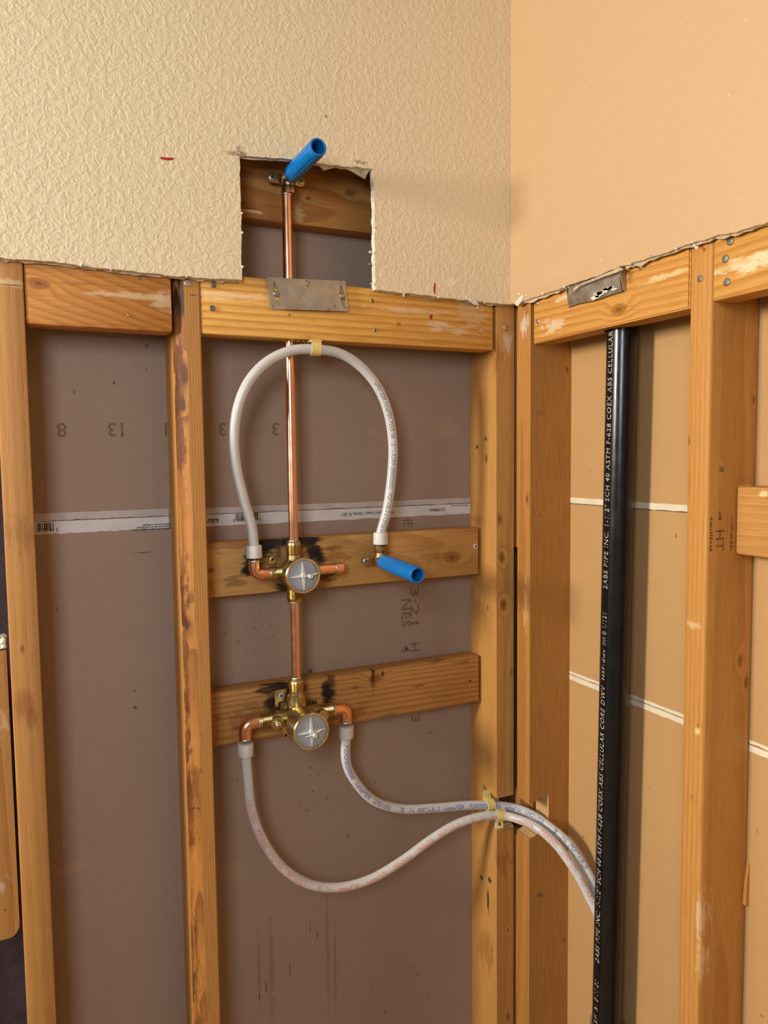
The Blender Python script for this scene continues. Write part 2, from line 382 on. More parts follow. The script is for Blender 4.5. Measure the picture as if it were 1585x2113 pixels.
tape(lining_r, 'R', -.4435, -.9, 1.1355, Z2-.0008, M['tape_cream'], 9)
# dark open bay at the far left, its back lies deeper
M['deep'] = simple('cavity_shade_board', srgb(112, 88, 84), .9)  # dark tone puts the deep bay's shade into the board colour
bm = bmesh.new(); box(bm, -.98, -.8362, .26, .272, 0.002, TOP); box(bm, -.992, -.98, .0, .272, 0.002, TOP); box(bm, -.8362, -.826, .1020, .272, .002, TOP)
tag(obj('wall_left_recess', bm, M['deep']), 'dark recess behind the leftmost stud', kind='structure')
bm = bmesh.new(); box(bm, LEFT_END, .10, FRONT_END, .10, -.05, 0)
tag(obj('floor', bm, simple('floor_board', srgb(150, 118, 84), .8, bump=.2)), kind='structure')

# ------------------------------------------------------------------ fasteners (parts of the boards)
def _proto():
    p = {}
    bm = bmesh.new(); lathe(bm, (0, 0, 0), (0, -1, 0), [(-.004, .0016), (0, .0042), (.0006, .0042), (.0010, .0034), (.0012, .001)], 14)
    bm2 = bmesh.new(); lathe(bm2, (0, 0, 0), (0, -1, 0), [(-.004, .002), (0, .0045), (.0007, .0045), (.0012, .0036), (.0014, .001)], 18)
    bm3 = bmesh.new()
    for w, h in ((.0028, .0007), (.0007, .0028)): box(bm3, -w, w, -.0018, -.0008, -h, h)
    for k, b in (('nail', bm), ('screw', bm2), ('slot', bm3)):
        me = bpy.data.meshes.new(k); bmesh.ops.recalc_face_normals(b, faces=b.faces[:]); b.to_mesh(me); b.free(); p[k] = me
    return p
PROTO = _proto(); MESHC = {}
def pmesh(kind, mat):
    if (kind, mat.name) not in MESHC:
        m = PROTO[kind].copy(); m.materials.append(mat); MESHC[(kind, mat.name)] = m
    return MESHC[(kind, mat.name)]
ROT = {'y': (0, 0, 0), 'x': (0, 0, -math.pi/2), 'z': (-math.pi/2*-1, 0, 0)}
def fast(parent, p, facing='y', kind='nail', mat='nail', s=1.0):
    o = bpy.data.objects.new('nail_head' if kind == 'nail' else 'screw', pmesh(kind, M[mat])); COL.objects.link(o)
    o.parent = parent; o.location = V(p) - wloc(parent); o.rotation_euler = ROT[facing]; o.scale = (s,)*3
    if kind == 'screw':
        q = bpy.data.objects.new('drive_slot', pmesh('slot', M['dark'])); COL.objects.link(q); q.parent = o; q.rotation_euler = (0, random.uniform(0, 1.5), 0)
    return o

# ------------------------------------------------------------------ lumber
def lumber(name, label, cat, x0, x1, y0, y1, z0, z1, mat, bev=.003, group=None):
    bm = bmesh.new(); box(bm, x0, x1, y0, y1, z0, z1, bev, 2)
    return tag(obj(name, bm, mat, smooth=True, angle=.6), label, cat, group)
SZ0, SZ1 = .002, TOP
by = lambda px, py, y=0: on_y(px, py, y)
bxr = lambda px, py, x=0: on_x(px, py, x)
# stud at the far left
m = wood('stud_plain', srgb(205, 150, 92), srgb(184, 120, 62), 'z', .006, (.86, .09), (.004, .002), .30, 1,
         knots=[(by(48, 1337), .003)],
         stains=[(by(50, 1455), (.016, .02, .026), srgb(150, 88, 42), .6, 25, .35), (by(65, 1480), (.010, .02, .02), srgb(140, 80, 38), .5, 25, .35), (by(45, 1100), (.022, .02, .03), srgb(150, 96, 54), .45, 25), (by(20, 584), (.03, .02, .006), srgb(226, 190, 140), .7, 20), (by(20, 588), (.02, .02, .0012), srgb(70, 50, 36), .7, 12, .3)])
s1 = lumber('wall_stud', 'plain tan wall stud at the left edge beside the dark recess', 'stud', -.8355, -.7972, 0, D, SZ0, SZ1, m)
# second stud, with bark edge (wane) on its left
m2 = wood('stud_waned', srgb(208, 152, 90), srgb(180, 116, 58), 'z', .0035, (.64, .05), (.002, .004), .45, 2, knots=[(by(410, 1590), .003)],
          stains=[(by(400, 1520), (.02, .02, .0008), srgb(120, 80, 44), .6, 12, .3), (by(398, 609), (.008, .02, .001), srgb(60, 46, 40), .8, 12, .3)])
mb_ = wood('bark_edge', srgb(196, 132, 66), srgb(98, 50, 22), 'z', .007, (.62, .03), (.01, .03), .7, 3, wob=.012, blotch=.3,
           knots=[(by(374, 770), .009), (by(372, 835), .007), (by(382, 1295), .010), (by(384, 1195), .005), (by(384, 1560), .006), (by(398, 1800), .006)],
           stains=[(by(370, 620, .005), (.012, .03, .035), srgb(48, 28, 18), .95, 12, .7), (by(374, 700, .005), (.012, .03, .03), srgb(140, 84, 40), .7, 14, 1), (by(372, 840, .005), (.01, .03, .015), srgb(60, 46, 30), .7, 30, 1.2),
                   (by(385, 1290, .003), (.006, .03, .012), srgb(30, 20, 14), .9, 20, .6), (by(395, 1650, .003), (.008, .03, .10), srgb(104, 56, 22), .6, 14, 1), (by(398, 2000, .003), (.012, .03, .08), srgb(96, 58, 24), .6, 40, 1.5), (by(400, 2090, .003), (.012, .03, .05), srgb(70, 40, 18), .7, 50, 1.5)] + [(by(366+(py-700)*.022, py, .007), (.008, .03, L_*1.15), srgb(*cc), .9, 14, .8) for py, L_, cc in [(745, .03, (96, 50, 20)), (830, .04, (84, 42, 18)), (930, .05, (100, 52, 22)), (1010, .03, (150, 90, 42)), (1180, .04, (120, 70, 30)), (1250, .04, (84, 42, 18)), (1370, .04, (104, 56, 22)), (1450, .03, (92, 48, 20)), (1540, .05, (88, 46, 18)), (1640, .05, (92, 48, 20)), (1720, .04, (104, 56, 22)), (1850, .04, (140, 84, 36)), (1930, .03, (110, 62, 28)), (2050, .05, (90, 52, 22))]])
bm = bmesh.new(); rings = []; X0, X1 = -.597, -.5587; NZ = 150
for i in range(NZ+1):
    z = SZ0 + (SZ1-SZ0)*i/NZ
    w = .0175 + noise.noise(V((z*7, 1.2, 0)))*.004 + noise.noise(V((z*28, 4, 0)))*.0016
    dd = .021 + noise.noise(V((z*6, 7.2, 0)))*.006 + noise.noise(V((z*25, 9, 0)))*.002
    if z > 1.70: w -= .004*min(1, (z-1.70)/.03)
    bul = .0025 + noise.noise(V((z*35, 3, 5)))*.0022
    pts = [(X0, D), (X0, dd), (X0+w*.33-bul*.5, dd*.62-bul*.4), (X0+w*.66-bul*.5, dd*.30-bul*.4), (X0+w, 0), (X1-.002, 0), (X1, .002), (X1, D)]
    rings.append([bm.verts.new((p[0], p[1], z)) for p in pts])
for i in range(NZ):
    for k in range(8):
        f = bm.faces.new((rings[i][k], rings[i][(k+1) % 8], rings[i+1][(k+1) % 8], rings[i+1][k])); f.material_index = 1 if k in (1, 2, 3) else 0
bm.faces.new(rings[0]); bm.faces.new(rings[-1])
s2 = tag(obj('wall_stud', bm, [m2, mb_], smooth=True, angle=.5), 'wall stud with a dark bark edge, left of the two valves', 'stud')
fast(s2, by(387, 584, -.0003), 'y', 'nail', 'zinc', 1.3); fast(s2, by(399, 1667, -.0003), s=.5)
# corner studs with the notch cut through for the supply tubes
def stud_notched(axis, a, b, z0, z1, depth, mat, label, seed):
    top = ragged([(0, z1), (depth*.55, z1+.006), (depth, z1+.012)], .003, .003, seed); bot = ragged([(depth, z0+.010), (depth*.5, z0+.006), (0, z0)], .003, .003, seed+3)
    pts = [(0, SZ1), (0, z1+.001)] + top + [(depth+.001, (z0+z1)/2+.008)] + bot + [(0, z0-.001), (0, SZ0), (D, SZ0), (D, SZ1)]
    bm = bmesh.new(); n = len(pts); nt = 1+len(top)+1+len(bot)
    prism(bm, pts, axis, a, b)
    for f in bm.faces:
        c = f.calc_center_median(); q = c.y if axis == 'x' else c.x
        if len(f.verts) == 4 and .0005 < q < depth+.002 and z0-.003 < c.z < z1+.016: f.material_index = 1
    return tag(obj('wall_stud', bm, [mat, M['raw_wood']]), label, 'stud')
zc1, zc0 = by(1027, 1648).z, by(1027, 1713).z
m = wood('corner_stud', srgb(214, 158, 92), srgb(176, 112, 54), 'z', .0045, (.02, -.12), (.003, .004), .40, 4,
         knots=[(by(1033, 1150), .006), (by(1036, 1247), .006), (by(1029, 1072), .004), (by(1003, 946, .035), .005), (by(1005, 1255, .03), .003), (by(1053, 1385), .003), (by(1048, 1920), .003), (by(1047, 2100), .004)],
         stains=[(by(980, 1074, .06), (.02, .03, .008), srgb(168, 104, 48), .6, 20), (by(1035, 1780), (.02, .01, .03), srgb(150, 86, 40), .5, 30, 1.2), (by(1046, 705), (.012, .02, .02), srgb(224, 206, 184), .55, 25, 1), (by(1004, 1860, .03), (.02, .004, .035), srgb(54, 34, 20), .9, 10, .6),
                 (by(1000, 1960, .04), (.02, .03, .04), srgb(124, 82, 34), .4, 30, 1.2), (by(1022, 740, .005), (.02, .012, .03), srgb(150, 90, 44), .5, 20, .9)])
sC = stud_notched('x', -.0337, .0043, zc0, zc1, .048, m, 'brown wall stud in the corner, left one of the corner pair, notched for the tubes', 1)
for a in [(1003, 905), (985, 922)]: fast(sC, on_x(a[0], a[1], -.0339), 'x', s=.9)
for a in [(994, 1811), (1011, 1816)]: fast(sC, on_x(a[0], a[1], -.0339), 'x', s=1.2)
fast(sC, by(1041, 675, -.0003), 'y', 'nail', 'zinc', 1.4)
zd1, zd0 = bxr(1090, 1658).z, bxr(1090, 1728).z
m = wood('corner_stud_side', srgb(200, 140, 76), srgb(154, 92, 40), 'z', .0045, (-.13, .03), (.003, .002), .38, 5,
         knots=[(bxr(1087, 1030), .004), (by(1170, 762, -.056), .003), (by(1163, 1938, -.056), .003), (by(1088, 650), .004)],
         stains=[(bxr(1083, 670), (.02, .012, .02), srgb(228, 214, 196), .6, 30, 1), (bxr(1084, 1260), (.01, .006, .05), srgb(224, 178, 120), .5, 40, 1.3)])
sD = stud_notched('y', -.056, -.0175, zd0, zd1, .042, m, 'wall stud in the corner, right one of the corner pair, notched for the tubes', 7)
for a in [(1114, 852), (1107, 1061)]: fast(sD, by(a[0], a[1], -.0563), 'y', 'nail', 'brass_screw', .8)
fast(sD, by(1113, 1846, -.0563), 'y')
# right stud
m = wood('stud_right', srgb(218, 158, 88), srgb(182, 116, 52), 'z', .007, (-.06, .52), (.012, .006), .40, 6,
         knots=[(bxr(1419, 911), .004), (by(1490, 968, -.4445), .004), (by(1556, 825, -.4445), .004), (by(1528, 1363, -.4445), .006), (by(1541, 1410, -.4445), .005), (by(1519, 1477, -.4445), .003), (by(1503, 1920, -.4445), .003)],
         stains=[(bxr(1432, 1290), (.02, .012, .006), srgb(236, 206, 158), .5, 20, .8), (bxr(1440, 1508), (.01, .005, .007), srgb(238, 200, 140), .95, 20, .4), (bxr(1440, 1500), (.01, .002, .005), srgb(60, 36, 20), .6, 20, .6), (bxr(1428, 1645), (.01, .003, .006), srgb(160, 104, 50), .7, 20, .7), (bxr(1443, 1890), (.02, .006, .03), srgb(236, 208, 164), .5, 20, .9), (bxr(1442, 1985), (.02, .006, .03), srgb(238, 206, 150), .5, 20, .9)])
bm = bmesh.new(); box(bm, 0, D, -.4433, -.4065, SZ0, SZ1, .0045, 3)
sE = tag(obj('wall_stud', bm, m, smooth=True, angle=.6), 'bright orange wall stud on the right, right of the black drain pipe', 'stud')
fast(sE, bxr(1445, 575, -.0003), 'x'); fast(sE, by(1490, 968, -.4436), 'y', s=.8)
for i, (s_, px, py) in enumerate([('HT', 1478, 1092)]):
    text_part('mill_stamp', s_, .022, lambda u, v: V((by(px, py, -.4436).x, -.4437, by(px, py, -.4436).z)) + V((v, 0, -u)), M['ink_wood'], sE)
def smudge_print(name, p, U, Vv, length, height, mat, parent, seed):
    """a line of print too small or worn to read: short bars of uneven width"""
    rnd = random.Random(seed); bm = bmesh.new(); u = 0; N = U.cross(Vv)*.00012
    while u < length:
        w = rnd.uniform(.25, .7)*height; h0, h1 = rnd.uniform(0, .25)*height, rnd.uniform(.6, 1)*height; q = [p+U*a+Vv*b for a, b in ((u, h0), (u+w, h0), (u+w, h1), (u, h1))]
        bm.faces.new([bm.verts.new(v) for v in q]); u += w + rnd.uniform(.12, .4)*height
    return obj(name, bm, mat, parent)
for dx, L, hh in [(-19, .045, .006), (24, .045, .005), (-2, .010, .008)]:
    q = by(1484+dx, 1068 if L > .02 else 1055, -.4436); smudge_print('mill_stamp', V((q.x, -.4437, q.z)), V((0, 0, -1)), V((1, 0, 0)), L, hh, M['ink_wood'], sE, dx)
# splinter lifting off the right stud's edge
q = by(1537, 1800, -.4433)
bm = bmesh.new(); prism(bm, [(q.x-.004, q.z-.045), (q.x+.016, q.z-.055), (q.x+.018, q.z+.02), (q.x+.012, q.z+.035), (q.x+.002, q.z+.012), (q.x-.002, q.z-.012)], 'y', -.4485, -.4436)
obj('splinter', bm, m, sE)

# filler strips in the gap of the corner
m = wood('filler_wood', srgb(206, 146, 90), srgb(150, 92, 48), 'z', .005, (.1, .1), seed=8)
fz = lambda py: by(1064, py, 0).z
lumber('corner_filler', 'thin upper wood strip in the gap between the corner studs', 'wood strip', .011, .030, -.0165, .03, fz(1130), SZ1, m, .001)
fl = lumber('corner_filler', 'thin lower wood strip in the gap below the supply tubes', 'wood strip', .011, .030, -.0165, .03, SZ0, fz(1722), m, .001)
bm = bmesh.new(); box(bm, .048, D-.001, .002, D-.001, SZ0, SZ1, .003); tag(obj('corner_light_stop', bm, m), kind='structure')  # unseen post, added to stop light leaking through the corner gap

# blocking between the studs
def bk(x0, x1, y0, y1, z0, z1, mat, label, bev=.003, rot=0):
    o = lumber('blocking_board', label, 'blocking', x0, x1, y0, y1, z0, z1, mat, bev); return o
m = wood('block_orange', srgb(214, 148, 78), srgb(180, 108, 44), 'x', .0085, (-.06, -1.735), (.10, .22), .55, 11, wob=.010,
         knots=[(by(83, 588), .008)], stains=[(by(270, 610), (.055, .02, .0055), srgb(240, 214, 170), 0.58, 16, .8), (by(340, 622), (.02, .02, .014), srgb(238, 214, 176), .6, 25, 1), (by(160, 585), (.03, .02, .004), srgb(150, 96, 50), .45, 20)])
b1 = bk(-.7965, -.5995, .0005, .0385, 1.7355, 1.8265, m, 'smooth orange blocking board with arched grain between the two left studs', .006)
fast(b1, by(287, 573, -.0001), s=.7); fast(b1, by(266, 650, -.0001), 'y', 'nail', 'brass_screw', .7)
m = wood('block_lined', srgb(248, 190, 104), srgb(204, 132, 54), 'x', .0060, (.35, -1.56), (.0, .006), .68, 12, wob=.0045,
         knots=[(by(823, 669), .003)],
         stains=[(by(465, 610), (.07, .02, .007), srgb(240, 214, 166), 0.51, 16, .8), (by(860, 642), (.09, .02, .005), srgb(240, 216, 176), 0.48, 20, .8), (by(905, 676), (.02, .02, .012), srgb(236, 214, 184), 0.54, 60, 1.3), (by(950, 682), (.02, .02, .010), srgb(236, 214, 184), 0.54, 60, 1.3), (by(975, 640), (.03, .02, .03), srgb(230, 200, 160), .45, 30, 1.1),
                 (by(635, 672), (.02, .02, .003), srgb(226, 150, 92), .7, 30, .9), (by(598, 650), (.002, .02, .002), BLACK, .9, 10, .2), (by(890, 654), (.0040, .02, .0055), srgb(160, 16, 26), 1, 12, .35), (by(645, 710, .015), (.03, .03, .01), srgb(140, 84, 40), .5, 20)])
b2 = bk(-.5580, -.0395, .0005, .0385, 1.7365, 1.8265, m, 'long lined blocking board behind the steel nail plate, above the tube loop', .003)
for a in [(440, 588), (438, 636)]: fast(b2, by(a[0], a[1], -.0001), s=1.05)
for a in [(985, 635), (996, 660), (993, 683)]: fast(b2, by(a[0], a[1], -.0001), 'y', 'nail', 'zinc', 1.0)
for a in [(768, 621), (774, 681)]: fast(b2, by(a[0], a[1], -.0001), 'y', 'screw', 'brass_screw', .8)
for i in range(14):     # torn fibres at its sawn right end
    z = 1.7365 + random.uniform(-.004, .035); bm = bmesh.new(); L = random.uniform(.003, .008); y = random.uniform(.001, .02)
    cyl(bm, (-.0397, y, z), (-.0397+random.uniform(.0005, .003), y, z-L), .0007, .0001, 5); obj('splinter', bm, m, b2)
for i in range(8):
    x = -.4135 + random.uniform(-.02, .03); bm = bmesh.new(); cyl(bm, (x, .006, 1.7368), (x+random.uniform(-.01, .01), .004, 1.7355-random.uniform(.001, .004)), .0006, .0001, 5); obj('splinter', bm, M['raw_wood'], b2)
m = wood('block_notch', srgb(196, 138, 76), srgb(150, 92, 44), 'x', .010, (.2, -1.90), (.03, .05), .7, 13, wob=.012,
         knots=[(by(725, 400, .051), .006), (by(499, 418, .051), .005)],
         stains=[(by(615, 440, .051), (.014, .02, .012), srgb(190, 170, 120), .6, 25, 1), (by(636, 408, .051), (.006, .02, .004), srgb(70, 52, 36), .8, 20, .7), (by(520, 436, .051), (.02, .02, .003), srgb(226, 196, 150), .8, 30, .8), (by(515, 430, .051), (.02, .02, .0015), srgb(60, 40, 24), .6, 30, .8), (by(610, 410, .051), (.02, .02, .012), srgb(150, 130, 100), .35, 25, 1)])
ub = bk(-.5580, -.0395, .051, D-.0005, 1.930, 2.055, m, 'shaded blocking board inside the wall notch behind the upper blue stub')
# the two recessed boards that carry the valves
BURN = srgb(26, 16, 10); SCORCH = srgb(92, 50, 22)
def bp(px, py, rx_, rz_, col=BURN, st=.97, ns=14, rg=.55):
    k = 1.45 if col == BURN else 1.1
    return (by(px, py, .051), (rx_*k, .02, rz_*k), col, st, ns, rg)
m = wood('block_scorched', srgb(216, 166, 104), srgb(186, 126, 68), 'x', .009, (.3, -1.33), (.05, .06), .5, 14, wob=.010,
         knots=[(by(436, 1181, .051), .004), (by(930, 1150, .051), .010)],
         stains=[bp(690, 1145, .03, .012, srgb(160, 98, 48), .6, 18, .9), bp(556, 1120, .022, .012), bp(540, 1130, .016, .014), bp(516, 1160, .011, .020), bp(512, 1172, .009, .010), bp(630, 1116, .022, .008), bp(592, 1115, .010, .009), bp(648, 1137, .010, .016), bp(660, 1150, .010, .010), bp(676, 1184, .018, .009), bp(588, 1215, .014, .009), bp(575, 1140, .006, .01, SCORCH, .7), bp(640, 1190, .03, .02, srgb(110, 62, 28), .5),
                 bp(690, 1130, .02, .006, SCORCH, .5), bp(590, 1180, .03, .04, SCORCH, .35, 10, .6), bp(485, 1200, .03, .006, SCORCH, .5, 40, 1.3), bp(470, 1130, .03, .01, srgb(140, 84, 40), .5, 60, 1.4), bp(905, 1150, .04, .008, srgb(160, 104, 56), .5, 20, .9), bp(770, 1118, .004, .02, srgb(190, 110, 80), .6, 20, .6)])
mbk = bk(-.5580, -.0395, .051, D-.0005, 1.3265, 1.4150, m, 'scorched recessed blocking board behind the upper valve', .0025)
fast(mbk, by(981, 1127, .0507), 'y', 'screw', 'white_screw', 1.0)
m = wood('block_scorched_low', srgb(206, 152, 92), srgb(168, 106, 54), 'x', .0045, (.3, -.92), (.0, .012), .62, 15, wob=.006,
         knots=[(by(775, 1400, .051), .008), (by(640, 1398, .051), .004)],
         stains=[bp(570, 1418, .028, .008), bp(590, 1435, .020, .012), bp(562, 1450, .010, .016), bp(545, 1424, .022, .004, SCORCH, .8), bp(625, 1420, .008, .006, SCORCH, .8), bp(679, 1430, .010, .016), bp(683, 1402, .008, .012, SCORCH, .85), bp(672, 1432, .006, .014, BURN, .8), bp(520, 1480, .05, .02, srgb(100, 52, 22), .45, 40, 1.2), bp(545, 1500, .04, .006, SCORCH, .5, 30, 1),
                 bp(735, 1470, .02, .014, srgb(120, 70, 34), .5, 50, 1.3), bp(770, 1400, .006, .026, srgb(120, 72, 36), .75, 20, .6), bp(770, 1390, .003, .010, BURN, .9, 20, .5), bp(790, 1390, .003, .004, BURN, .9, 20, .3), bp(735, 1420, .010, .004, SCORCH, .5), bp(865, 1415, .012, .003, SCORCH, .6, 30, 1), bp(905, 1365, .02, .004, SCORCH, .6, 30, 1), bp(960, 1365, .02, .005, srgb(130, 80, 40), .5, 40, 1.2), bp(800, 1475, .02, .003, srgb(110, 96, 70), .6, 30, .9), bp(480, 1418, .03, .003, srgb(210, 190, 160), .5, 40, 1)])
lbk = bk(-.5580, -.0395, .051, D-.0005, 1.0815, 1.1710, m, 'scorched recessed blocking board behind the lower valve', .0025)
fast(lbk, by(970, 1405, .0507), 'y', 'screw', 'brass_screw', .9)
# right wall blocking
m = wood('block_right', srgb(224, 164, 88), srgb(190, 122, 52), 'y', .0065, (.35, -1.55), (.0, -.02), .62, 16, wob=.005, knots=[(bxr(1275, 640), .009)],
         stains=[(bxr(1140, 672), (.02, .03, .012), srgb(238, 218, 190), 0.54, 40, 1.2), (bxr(1170, 612), (.02, .03, .005), srgb(240, 222, 190), .6, 25, .9), (bxr(1370, 570), (.02, .05, .005), srgb(240, 212, 160), .55, 25, .9), (bxr(1300, 570), (.02, .008, .012), srgb(110, 70, 36), .6, 20, .8)])
yc = -.2340; plan = [(.0005, -.0630), (.0385, -.0630), (.0385, yc+.029), (.030, yc+.026), (.022, yc+.017), (.0175, yc+.006), (.0175, yc-.007), (.022, yc-.017), (.031, yc-.026), (.036, yc-.040), (.0385, yc-.055), (.0385, -.4060), (.0005, -.4060)]
bm = bmesh.new(); prism(bm, plan, 'z', 1.7415, 1.8290)
bmesh.ops.bevel(bm, geom=[e for e in bm.edges if all(v.co.x < .001 for v in e.verts)], offset=.002, segments=2, affect='EDGES')
rb1 = tag(obj('blocking_board', bm, m, smooth=True, angle=.6), 'blocking board above the black drain pipe on the right wall', 'blocking')
for a in [(1107, 625), (1110, 663)]: fast(rb1, bxr(a[0], a[1], -.0001), 'x', 'nail', 'zinc', .95)
fast(rb1, bxr(1322, 552, -.0001), 'x', s=.8)
m2_ = wood('block_right_far', srgb(226, 168, 92), srgb(190, 122, 52), 'y', .006, (.30, -1.62), (.0, .05), .62, 17, wob=.005,
         stains=[(bxr(1540, 540), (.02, .05, .008), srgb(240, 214, 166), 0.54, 25, 1), (bxr(1540, 552), (.02, .03, .008), srgb(240, 218, 180), 0.48, 40, 1.2), (bxr(1580, 535), (.02, .03, .01), srgb(240, 218, 180), .6, 30, 1.2)])
bm = bmesh.new(); box(bm, .0005, .0385, -.82, -.4440, 1.7430, 1.8310, .0025, 2)
rb2 = tag(obj('blocking_board', bm, m2_, smooth=True, angle=.6), 'blocking board at the upper right edge with three nail heads', 'blocking')
for a in [(1507, 498), (1497, 534), (1500, 582)]: fast(rb2, bxr(a[0], a[1], -.0001), 'x', s=1.15)
m = wood('block_side', srgb(214, 160, 96), srgb(182, 120, 60), 'y', .005, (.3, -1.3), (.0, .02), .4, 18, stains=[(bxr(1575, 1020, .051), (.02, .006, .004), srgb(240, 210, 160), .8, 20, .8)])
bm = bmesh.new(); box(bm, .051, D-.0005, -.82, -.4440, 1.4135, 1.5050, .004, 3)
sbk = tag(obj('blocking_board', bm, m, smooth=True, angle=.6), 'recessed blocking board at the right edge beside the right stud', 'blocking')
for i in range(9):
    bm = bmesh.new(); y = -.446-i*.0025; cyl(bm, (.052, y, 1.5045), (.050, y+.001, 1.5045+random.uniform(.002, .006)), .0006, .0001, 5); obj('splinter', bm, m, sbk)
# short board at the left edge
m = wood('board_left', srgb(198, 142, 82), srgb(160, 100, 50), 'z', .005, (.9, .15), (.0, .004), .6, 19, stains=[(by(5, 1830), (.012, .02, .014), srgb(220, 200, 190), .6, 25, .9), (by(10, 1880), (.0012, .02, .002), BLACK, .9, 12, .3), (by(8, 1500), (.02, .02, .02), srgb(222, 184, 146), .5, 50, 1.3)])
zt, zb = by(19, 1342).z, by(40, 1925).z
bm = bmesh.new(); pts = [(-.93, zb-.006)] + [(-.8395-.012+.012*math.sin(a), zb-.006+.012-.012*math.cos(a)+.004*a) for a in [i*math.pi/12 for i in range(7)]] + [(-.8395, zt), (-.93, zt)]
prism(bm, pts, 'y', .003, .041)
lb = tag(obj('wood_board', bm, m), 'short wooden board left of the leftmost stud, rounded at its foot', 'board')
bm = bmesh.new()
for i in range(90):
    c = V((random.uniform(-.880, -.8425), random.uniform(.006, .036), zt + random.uniform(.003, .016)))
    r = random.uniform(.003, .0065); g = bmesh.ops.create_icosphere(bm, subdivisions=1, radius=r)
    for v in g['verts']: v.co = V((v.co.x*random.uniform(.7, 1.2), v.co.y*random.uniform(.7, 1.2), v.co.z*random.uniform(.6, 1.1))) + c
tag(obj('plaster_rubble', bm, M['gypsum']), 'white crumbled plaster lying on the short board at the left edge', 'rubble', kind='stuff')

# ------------------------------------------------------------------ writing on paper and tape
def on_back(px, py, ang, mirror=1, y=D):
    o = by(px, py, y); c, s = math.cos(ang), math.sin(ang)
    return lambda u, v: V((o.x + (u*c - v*s)*mirror, y, o.z + u*s + v*c))
PI = math.pi
yt = D-.0008
for px, py, s_ in [(138, 873, '8'), (262, 873, '13'), (352, 873, '1'), (468, 873, '3'), (577, 873, '3')]:
    text_part('faint_print', s_, .030, on_back(px, py, PI, 1, D-.0003), M['ink_faint'], lining, thick=.0003)
for px, py, s_, L in [(833, 1060, 'HE', .024), (847, 1208, '3:21', .072), (847, 1326, 'H', .016), (829, 1234, 'NES', .054), (829, 1332, '4', .014), (849, 1474, '3', .014)]:
    text_part('faint_print', s_, .026, on_back(px, py, -PI/2, 1, D-.0003), M['ink_faint'], lining, fit=L, thick=.0002)
def tprint(s_, size, px, py, ang, parent, fit=None, **kw):
    text_part('tape_print', s_, size, on_back(px, py, ang, 1, yt), M['ink_black'], parent, fit=fit, **kw)
def barcode(px0, px1, py0, py1, parent):
    bm = bmesh.new(); a, b = by(px0, py0, yt), by(px1, py1, yt); x = a.x; random.seed(3)
    while x < b.x-.001:
        w = random.choice((.0007, .0012, .0018)); box(bm, x, x+w, yt, yt+.0001, min(a.z, b.z), max(a.z, b.z)); x += w + random.choice((.0007, .001, .0016))
    obj('barcode', bm, M['ink_black'], parent)
barcode(75, 113, 1080, 1094, tpl); tprint('52 02184', .0085, 75, 1099, 0, tpl, .024); tprint('5', .0085, 115, 1097, 0, tpl)
for k, (py, L) in enumerate([(1079, .042), (1083.5, .05), (1088, .058)]):
    q = by(352, py, yt); smudge_print('tape_print', V((q.x, yt, q.z)), V((-1, 0, 0)), V((0, 0, -1)), L, .0030, M['ink_black'], tpl, k)
barcode(485, 533, 1060, 1073, tpr); tprint('0', .0075, 481, 1077, 0, tpr); tprint('22352', .0085, 491, 1076, 0, tpr, .016); tprint('3', .0075, 535, 1074, 0, tpr)
tprint('Manufactured', .006, 451, 1070, PI, tpr, .018, thick=.0002); q = by(451, 1075, yt); smudge_print('tape_print', V((q.x, yt, q.z)), V((-1, 0, 0)), V((0, 0, -1)), .018, .003, M['ink_black'], tpr, 7)
tprint('National Gypsum Company \u2022 Charlotte, NC 28211', .0085, 812, 1054, PI, tpr, .102, thick=.0001)
tprint('(12.7x3658mm)', .0075, 918, 1049, PI, tpr, .033, thick=.0002); q = by(966, 1041, yt); smudge_print('tape_print', V((q.x, yt, q.z)), V((-1, 0, 0)), V((0, 0, -1)), .036, .003, M['ink_black'], tpr, 8)
# red marker strokes on the cream wall
def stroke(pts, w, parent, y):
    bm = bmesh.new(); P = [by(a, b, y) for a, b in pts]; L = []; R = []
    for i, p in enumerate(P):
        t = (P[min(i+1, len(P)-1)]-P[max(0, i-1)]).normalized(); n = V((-t.z, 0, t.x)); ww = w*(.5+.5*math.sin(PI*(i+.6)/len(P)))
        L.append((p.x+n.x*ww, p.z+n.z*ww)); R.append((p.x-n.x*ww, p.z-n.z*ww))
    prism(bm, L+R[::-1], 'y', y-.0003, y+.0002); obj('marker_stroke', bm, M['red_marker'], parent)
stroke([(331, 326), (338, 327), (346, 328), (353, 328), (358, 327)], .0019, wall_back, -T-.0002)
stroke([(897, 584), (897, 592), (896, 600), (897, 606)], .0016, wall_back, -T-.0002)
# torn paper and crumbs along the cuts
def flap(pts, y0, y1, parent, mat, axis='y', nm='paper_tear'):
    bm = bmesh.new(); q = [(on_y(a, b, (y0+y1)/2).x, on_y(a, b, (y0+y1)/2).z) if axis == 'y' else (on_x(a, b, (y0+y1)/2).y, on_x(a, b, (y0+y1)/2).z) for a, b in pts]
    prism(bm, q, axis, y0, y1); obj(nm, bm, mat, parent)
flap([(655, 338), (700, 344), (760, 348), (762, 352), (757, 360), (753, 370), (741, 363), (728, 355), (705, 346), (690, 346), (668, 352), (660, 344)], -.006, -.004, wall_back, M['torn_paper'])
flap([(494, 322), (560, 327), (600, 330), (600, 334), (560, 331), (520, 330), (497, 327)], -.004, -.0025, wall_back, M['gypsum'])
flap([(488, 300), (494, 302), (496, 320), (492, 323), (489, 314)], -.0135, -.0128, wall_back, M['torn_paper'])
flap([(470, 316), (492, 317), (493, 321), (472, 319)], -.0135, -.0128, wall_back, M['torn_paper'])
